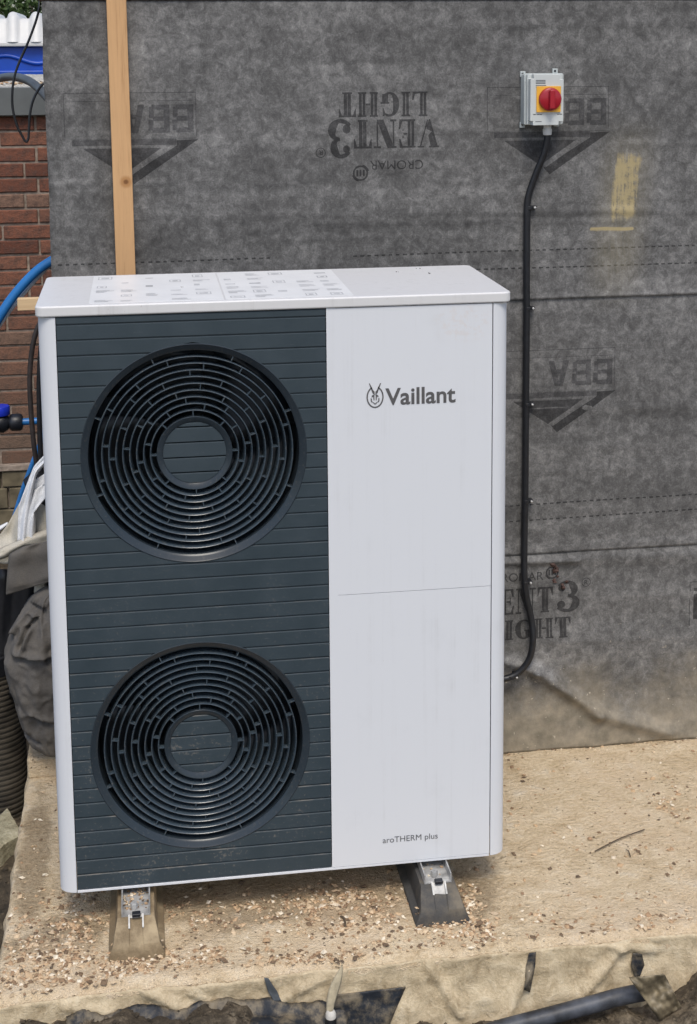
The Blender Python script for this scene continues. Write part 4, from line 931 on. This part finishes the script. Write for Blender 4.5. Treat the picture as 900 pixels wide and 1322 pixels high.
for j in range(NB + 1):
    k = j / NB * (len(lefts) - 1); i = min(int(k), len(lefts) - 2); lx = lerp(lefts[i][0], lefts[i + 1][0], k - i); ly = lerp(lefts[i][1], lefts[i + 1][1], k - i)
    p = at(lx, ly, .80); xr = .0 if j else p.x + .02; cx = (p.x + xr) / 2; rx = max(.008, (xr - p.x) / 2); ry = min(.085, rx * .95); row = []
    for a_ in range(NA):
        a = 2 * math.pi * a_ / NA; cs, sn = math.cos(a), math.sin(a); t_ = j / NB
        f = 1 + .13 * fbm(cs * 1.1 + 3, sn * 1.1, p.z * 9, 1.6, 5) + .16 * max(0, 1 - 3.2 * abs(ns(cs * 1.6 + p.z * 3, sn * 1.6 + 4, p.z * 9))) ** 2 * sm(.8, .35, t_) + .06 * max(0, 1 - 4 * abs(ns(cs * 2.2, sn * 2.2 + 9, p.z * 13))) ** 2
        f += .12 * sm(.0, .12, t_) * sm(.5, .25, t_) * math.sin(a * 7 + t_ * 16 + 2 * ns(t_ * 5, a)) * .5
        if sn < .1:
            for ca, cb, h_, w_ in CRE: f += h_ / .06 * math.exp(-(seg(cx + rx * cs, p.z, ca, cb)[0] / w_) ** 2) * sm(.1, -.25, sn)
        xx = cx + rx * cs * (1 if cs < 0 else 1) * lerp(1, f, .25 if abs(sn) < .3 else .6); yy = .80 + ry * sn * f
        row.append((xx, yy, p.z + .006 * ns(a * 2, t_ * 6)))
    rows_.append(row)
m = MB(); m.grid(rows_, True); m.add(rows_[0], [tuple(range(NA))]); m.add(rows_[-1], [tuple(range(NA))]); m.build('bag_body', M['greybag'], gb, smooth=True)
patch([(30, 706), (12, 716), (10, 735), (8, 760), (8, 768)], [(80, 694), (80, 710), (80, 722), (80, 738), (80, 746)], .80, .77, 18, 22, .009, .5, 2.2).build('flap', M['greybag'], gb, smooth=True, solid=.003)
patch([(46, 742), (44, 765)], [(60, 742), (60, 768)], .83, .83, 4, 6, .002, 0).build('label_tab', M['creambag'], gb, smooth=True, solid=.002)
patch([(-6, 735), (-8, 830), (-8, 900)], [(50, 735), (40, 830), (30, 900)], .95, .93, 8, 12, .01, 0).build('gap_shade_sheet', M['rubber_b'], gb, smooth=True, solid=.002)  # dark sheet added to stand for the shade between flap and bag
m = MB(); m.box(-.137, -.008, .80, .955, -.004, .062); o = m.build('mortar_lump', M['slab'], bevel=.010, seg=3); tag(o, 'low sandy lump of mortar under the grey bag at the slab corner', 'mortar')
# ribbed drainage duct standing in the trench
dc = at(-6, 960, 1.0); rd = .098; prof_ = []
z = -.32
while z < .27: prof_ += [(rd - .007, z), (rd - .006, z + .003), (rd, z + .005), (rd, z + .011), (rd - .006, z + .013)]; z += .0165
dt = empty('ribbed_duct', (dc.x, 1.0, -.3), 'muddy black ribbed duct standing in the trench below the grey bag', 'duct')
m = MB()
pf = [(r, t_) for r, t_ in prof_]
rows_ = []
for r, t_ in pf:
    lean = .05 * (t_ + .32) ** 2; rows_.append([(dc.x - lean + r * math.cos(2 * math.pi * k / 48), 1.0 + r * math.sin(2 * math.pi * k / 48), t_) for k in range(48)])
m.grid(rows_, True); m.build('ribbed_wall', M['duct'], dt, smooth=True, norm=True, angle=30)
zt_ = pf[-1][1]
m = MB(); m.lathe([(rd - .010, zt_ + .0), (rd + .003, zt_), (rd + .003, zt_ + .055), (rd - .006, zt_ + .058), (rd - .012, zt_ + .03)], (dc.x - .05 * (zt_ + .32) ** 2, 1.0, 0), 'z', 40); m.build('collar', M['rubber_b'], dt, smooth=True, angle=30)
# broken block
bl = [atz(-40, 1085, -.115), atz(10, 1042, -.115), atz(28, 1074, -.115), atz(-18, 1106, -.115)]
m = MB(); n_ = 10; top = []
for j in range(n_ + 1):
    row = []
    for i in range(n_ + 1):
        a = bl[0].lerp(bl[1], i / n_); b = bl[3].lerp(bl[2], i / n_); p = a.lerp(b, j / n_); e = min(i, j, n_ - i, n_ - j) == 0
        row.append(Vector((p.x + .004 * ns(p.x * 40, p.y * 40), p.y + .004 * ns(p.x * 40, p.y * 40, 5), p.z + .004 * ns(p.x * 50, p.y * 50, 2) - (.004 if e else 0))))
    top.append(row)
m.grid(top); per = [top[0][i] for i in range(n_)] + [top[j][n_] for j in range(n_)] + [top[n_][n_ - i] for i in range(n_)] + [top[n_ - j][0] for j in range(n_)]
m.grid([[p for p in per], [p + Vector((.003 * ns(p.x * 60, p.y * 60), .003, -.03)) for p in per], [p + Vector((0, 0, -.11)) for p in per]], True)
tag(m.build('broken_block', M['block'], smooth=True, angle=45), 'broken mossy concrete block lying in the trench at the left edge', 'block')

# ------------------------------------------------------------------ slab front: polythene, debris, pipe
def poly_y(x, z):
    d = .006 + .005 * fbm(x, z, 1, 4, 4) + .005 * fbm(x * 1.5, z * 2, 7, 14, 5) + .02 * sm(-.04, -.2, z)
    for a, b, h, w in (((1.02, -.20), (1.10, -.06), .016, .010), ((1.22, -.14), (1.33, -.03), .014, .010), ((.86, -.03), (.93, -.15), .014, .009), ((.20, -.02), (.30, -.075), .012, .012), ((1.42, -.05), (1.30, -.02), .010, .008), ((.50, -.08), (.60, -.03), .010, .010), ((.30, -.03), (.36, -.07), .010, .006), ((.02, -.03), (.12, -.06), .012, .014)):
        d += h * math.exp(-(seg(x, z, a, b)[0] / w) ** 2)
    return front_y(x) - max(.002, d)
xs = [-.139 + i * .0095 for i in range(230)]
m = MB(); NZ = 30; m.grid([[(x, poly_y(x, zz), zz) for x in xs for zz in [lerp(-.012 + .006 * fbm(x, 0, 8, 9, 3), -.27, j / NZ)]] for j in range(NZ + 1)])
tag(m.build('polythene_edge', M['poly'], smooth=True, norm=False, solid=.0015), 'muddy wrinkled polythene hanging over the front edge of the slab', 'polythene')
def onpoly(px, py, lift=.004):
    p = at(px, py, -.24)
    for _ in range(4): p = at(px, py, poly_y(p.x, p.z) - lift)
    return p
def face_patch(outline, name, mat, lift=.005, thick=.002, grid=10):
    L, Q = outline; rows_ = []
    for j in range(grid + 1):
        t_ = j / grid
        def s2(P): k = t_ * (len(P) - 1); i = min(int(k), len(P) - 2); return lerp(P[i][0], P[i + 1][0], k - i), lerp(P[i][1], P[i + 1][1], k - i)
        a, b = s2(L), s2(Q); rows_.append([onpoly(lerp(a[0], b[0], u / grid), lerp(a[1], b[1], u / grid), lift + .002 * ns(u * .7, j * .7, 3)) for u in range(grid + 1)])
    m_ = MB(); m_.grid(rows_); return m_.build(name, mat, smooth=True, norm=False, solid=thick)
tag(face_patch(([(434, 1284), (428, 1300), (420, 1330)], [(524, 1274), (516, 1292), (500, 1330)]), 'torn_sheet', M['dpm'], .006, .002, 14), 'torn black plastic sheet on the slab front, right of the pale blade', 'plastic sheet')
tag(face_patch(([(683, 1231), (679, 1248), (677, 1278)], [(692, 1229), (691, 1246), (684, 1281)]), 'black_strip', M['dpm'], .006), 'narrow black plastic strip stuck on the slab front, below the right door', 'plastic strip')
tag(face_patch(([(341, 1262), (346, 1280), (354, 1293)], [(346, 1263), (358, 1280), (363, 1292)], ), 'grey_scrap', M['greyhose'], .007), 'small crumpled grey plastic scrap at the slab front, left of the pale blade', 'plastic scrap')
tag(face_patch(([(817, 1230), (815, 1246), (820, 1262)], [(829, 1232), (832, 1246), (826, 1260)]), 'hollow_shade_patch', M['dpm'], .008), 'dark patch standing in for a shaded hollow above the crumpled polythene', 'plastic scrap')  # dark patch added in place of the shade in a hollow
rows_ = []                                             # black sheet trodden into the mud along the slab
for j in range(25):
    row = []
    for i in range(81):
        x = lerp(.02, .66, i / 80); v_ = j / 24; y = lerp(poly_y(x, -.06) - .004, -.40, v_); row.append((x + .006 * ns(j * .5, i * .3), y, lerp(-.050, -.075, sm(0, .2, v_)) - .05 * sm(.42, .66, x) + .016 * fbm(x, y, 3, 14, 4) + .012 * sm(.12, .02, x) - .02 * sm(.06, .02, x)))
    rows_.append(row)
m = MB(); m.grid(rows_); tag(m.build('trodden_sheet', M['dpm'], smooth=True, norm=False, solid=.002), 'muddy black sheet trodden into the ground along the lower left', 'plastic sheet')
# pale wooden sliver
rows_ = []
for (px, py, w) in ((442, 1247, .004), (439, 1258, .020), (434, 1270, .031), (430, 1283, .032), (427, 1296, .025), (426, 1306, .022)):
    p = at(px, py, -.27); rows_.append([(p.x - w * .6, p.y + .004, p.z), (p.x, p.y - .004, p.z), (p.x + w * .6, p.y + .004, p.z), (p.x, p.y + .006, p.z)])
sl = empty('wooden_blade', at(427, 1310, -.27), 'pale curved wooden blade standing against the slab front', 'offcut')
m = MB(); m.grid(rows_, True); m.build('blade', simple('pale_split_wood', (.52, .45, .31), .7, .25, 60), sl, smooth=True, sub=1)
p = at(427, 1306, -.27); m = MB(); m.lathe([(.006, .004), (.010, .001), (.0125, -.006), (.0125, -.014)], p, 'z', 16); m.build('collar', simple('dirty_white_collar', (.55, .53, .48), .6), sl, smooth=True)
m = MB(); m.lathe([(.0123, -.0135), (.0135, -.018), (.014, -.08)], p, 'z', 16); m.build('stub', M['rubber_b'], sl, smooth=True)
pth_ = [at(560, 1352, -.30), at(640, 1326, -.30), at(700, 1310, -.295), at(760, 1294, -.29), at(800, 1283, -.285), at(835, 1276, -.27)]
m = MB(); m.tube([p_ + Vector((0, 0, -.008)) for p_ in smooth_path(pth_)], .020, 16); tag(m.build('black_pipe', simple('scuffed_black_pipe', (.045, .050, .060), .5, .75, 22, .002), smooth=True), 'scuffed black pipe lying in the mud below the slab front', 'pipe')
rows_ = []
for j in range(21):
    row = []
    for i in range(21):
        u, v_ = i / 20, j / 20; px = lerp(lerp(812, 852, v_), lerp(858, 880, v_), u); py = lerp(lerp(1262, 1318, v_), lerp(1258, 1300, v_), u)
        p = at(px, py, -.325 - .012 * math.sin((u * 3 + v_ * 9)) - .012 * ns(u * 5, v_ * 5, 4)); row.append(p)
    rows_.append(row)
m = MB(); m.grid(rows_); tag(m.build('crumpled_polythene', simple('soiled_polythene', (.20, .165, .105), .55, .6, 30, .003), smooth=True, norm=False, solid=.0015), 'crumpled muddy polythene scrap at the lower right, above the mud', 'polythene')
for (a, b, r, lab) in (((768, 1099), (832, 1071), .0016, 'long dry grass stalk lying on the slab right of the heat pump'), ((808, 1097), (814, 1106), .0014, 'short dry twig on the slab near the long stalk'), ((440, 1183), (446, 1195), .0028, 'curved black twig on the slab between the two feet')):
    p0, p1 = atz(*a, .006), atz(*b, .006); pm = (p0 + p1) / 2 + Vector((.004, .008, .001))
    m = MB(); m.tube(smooth_path([p0, pm, p1]), r, 6); tag(m.build('twig', M['bark'], smooth=True), lab, 'twig', 'twigs on the slab')

# ------------------------------------------------------------------ render settings
scene.render.engine = 'CYCLES'
scene.cycles.max_bounces = 8
scene.cycles.use_denoising = True
scene.render.resolution_x = 697; scene.render.resolution_y = 1024
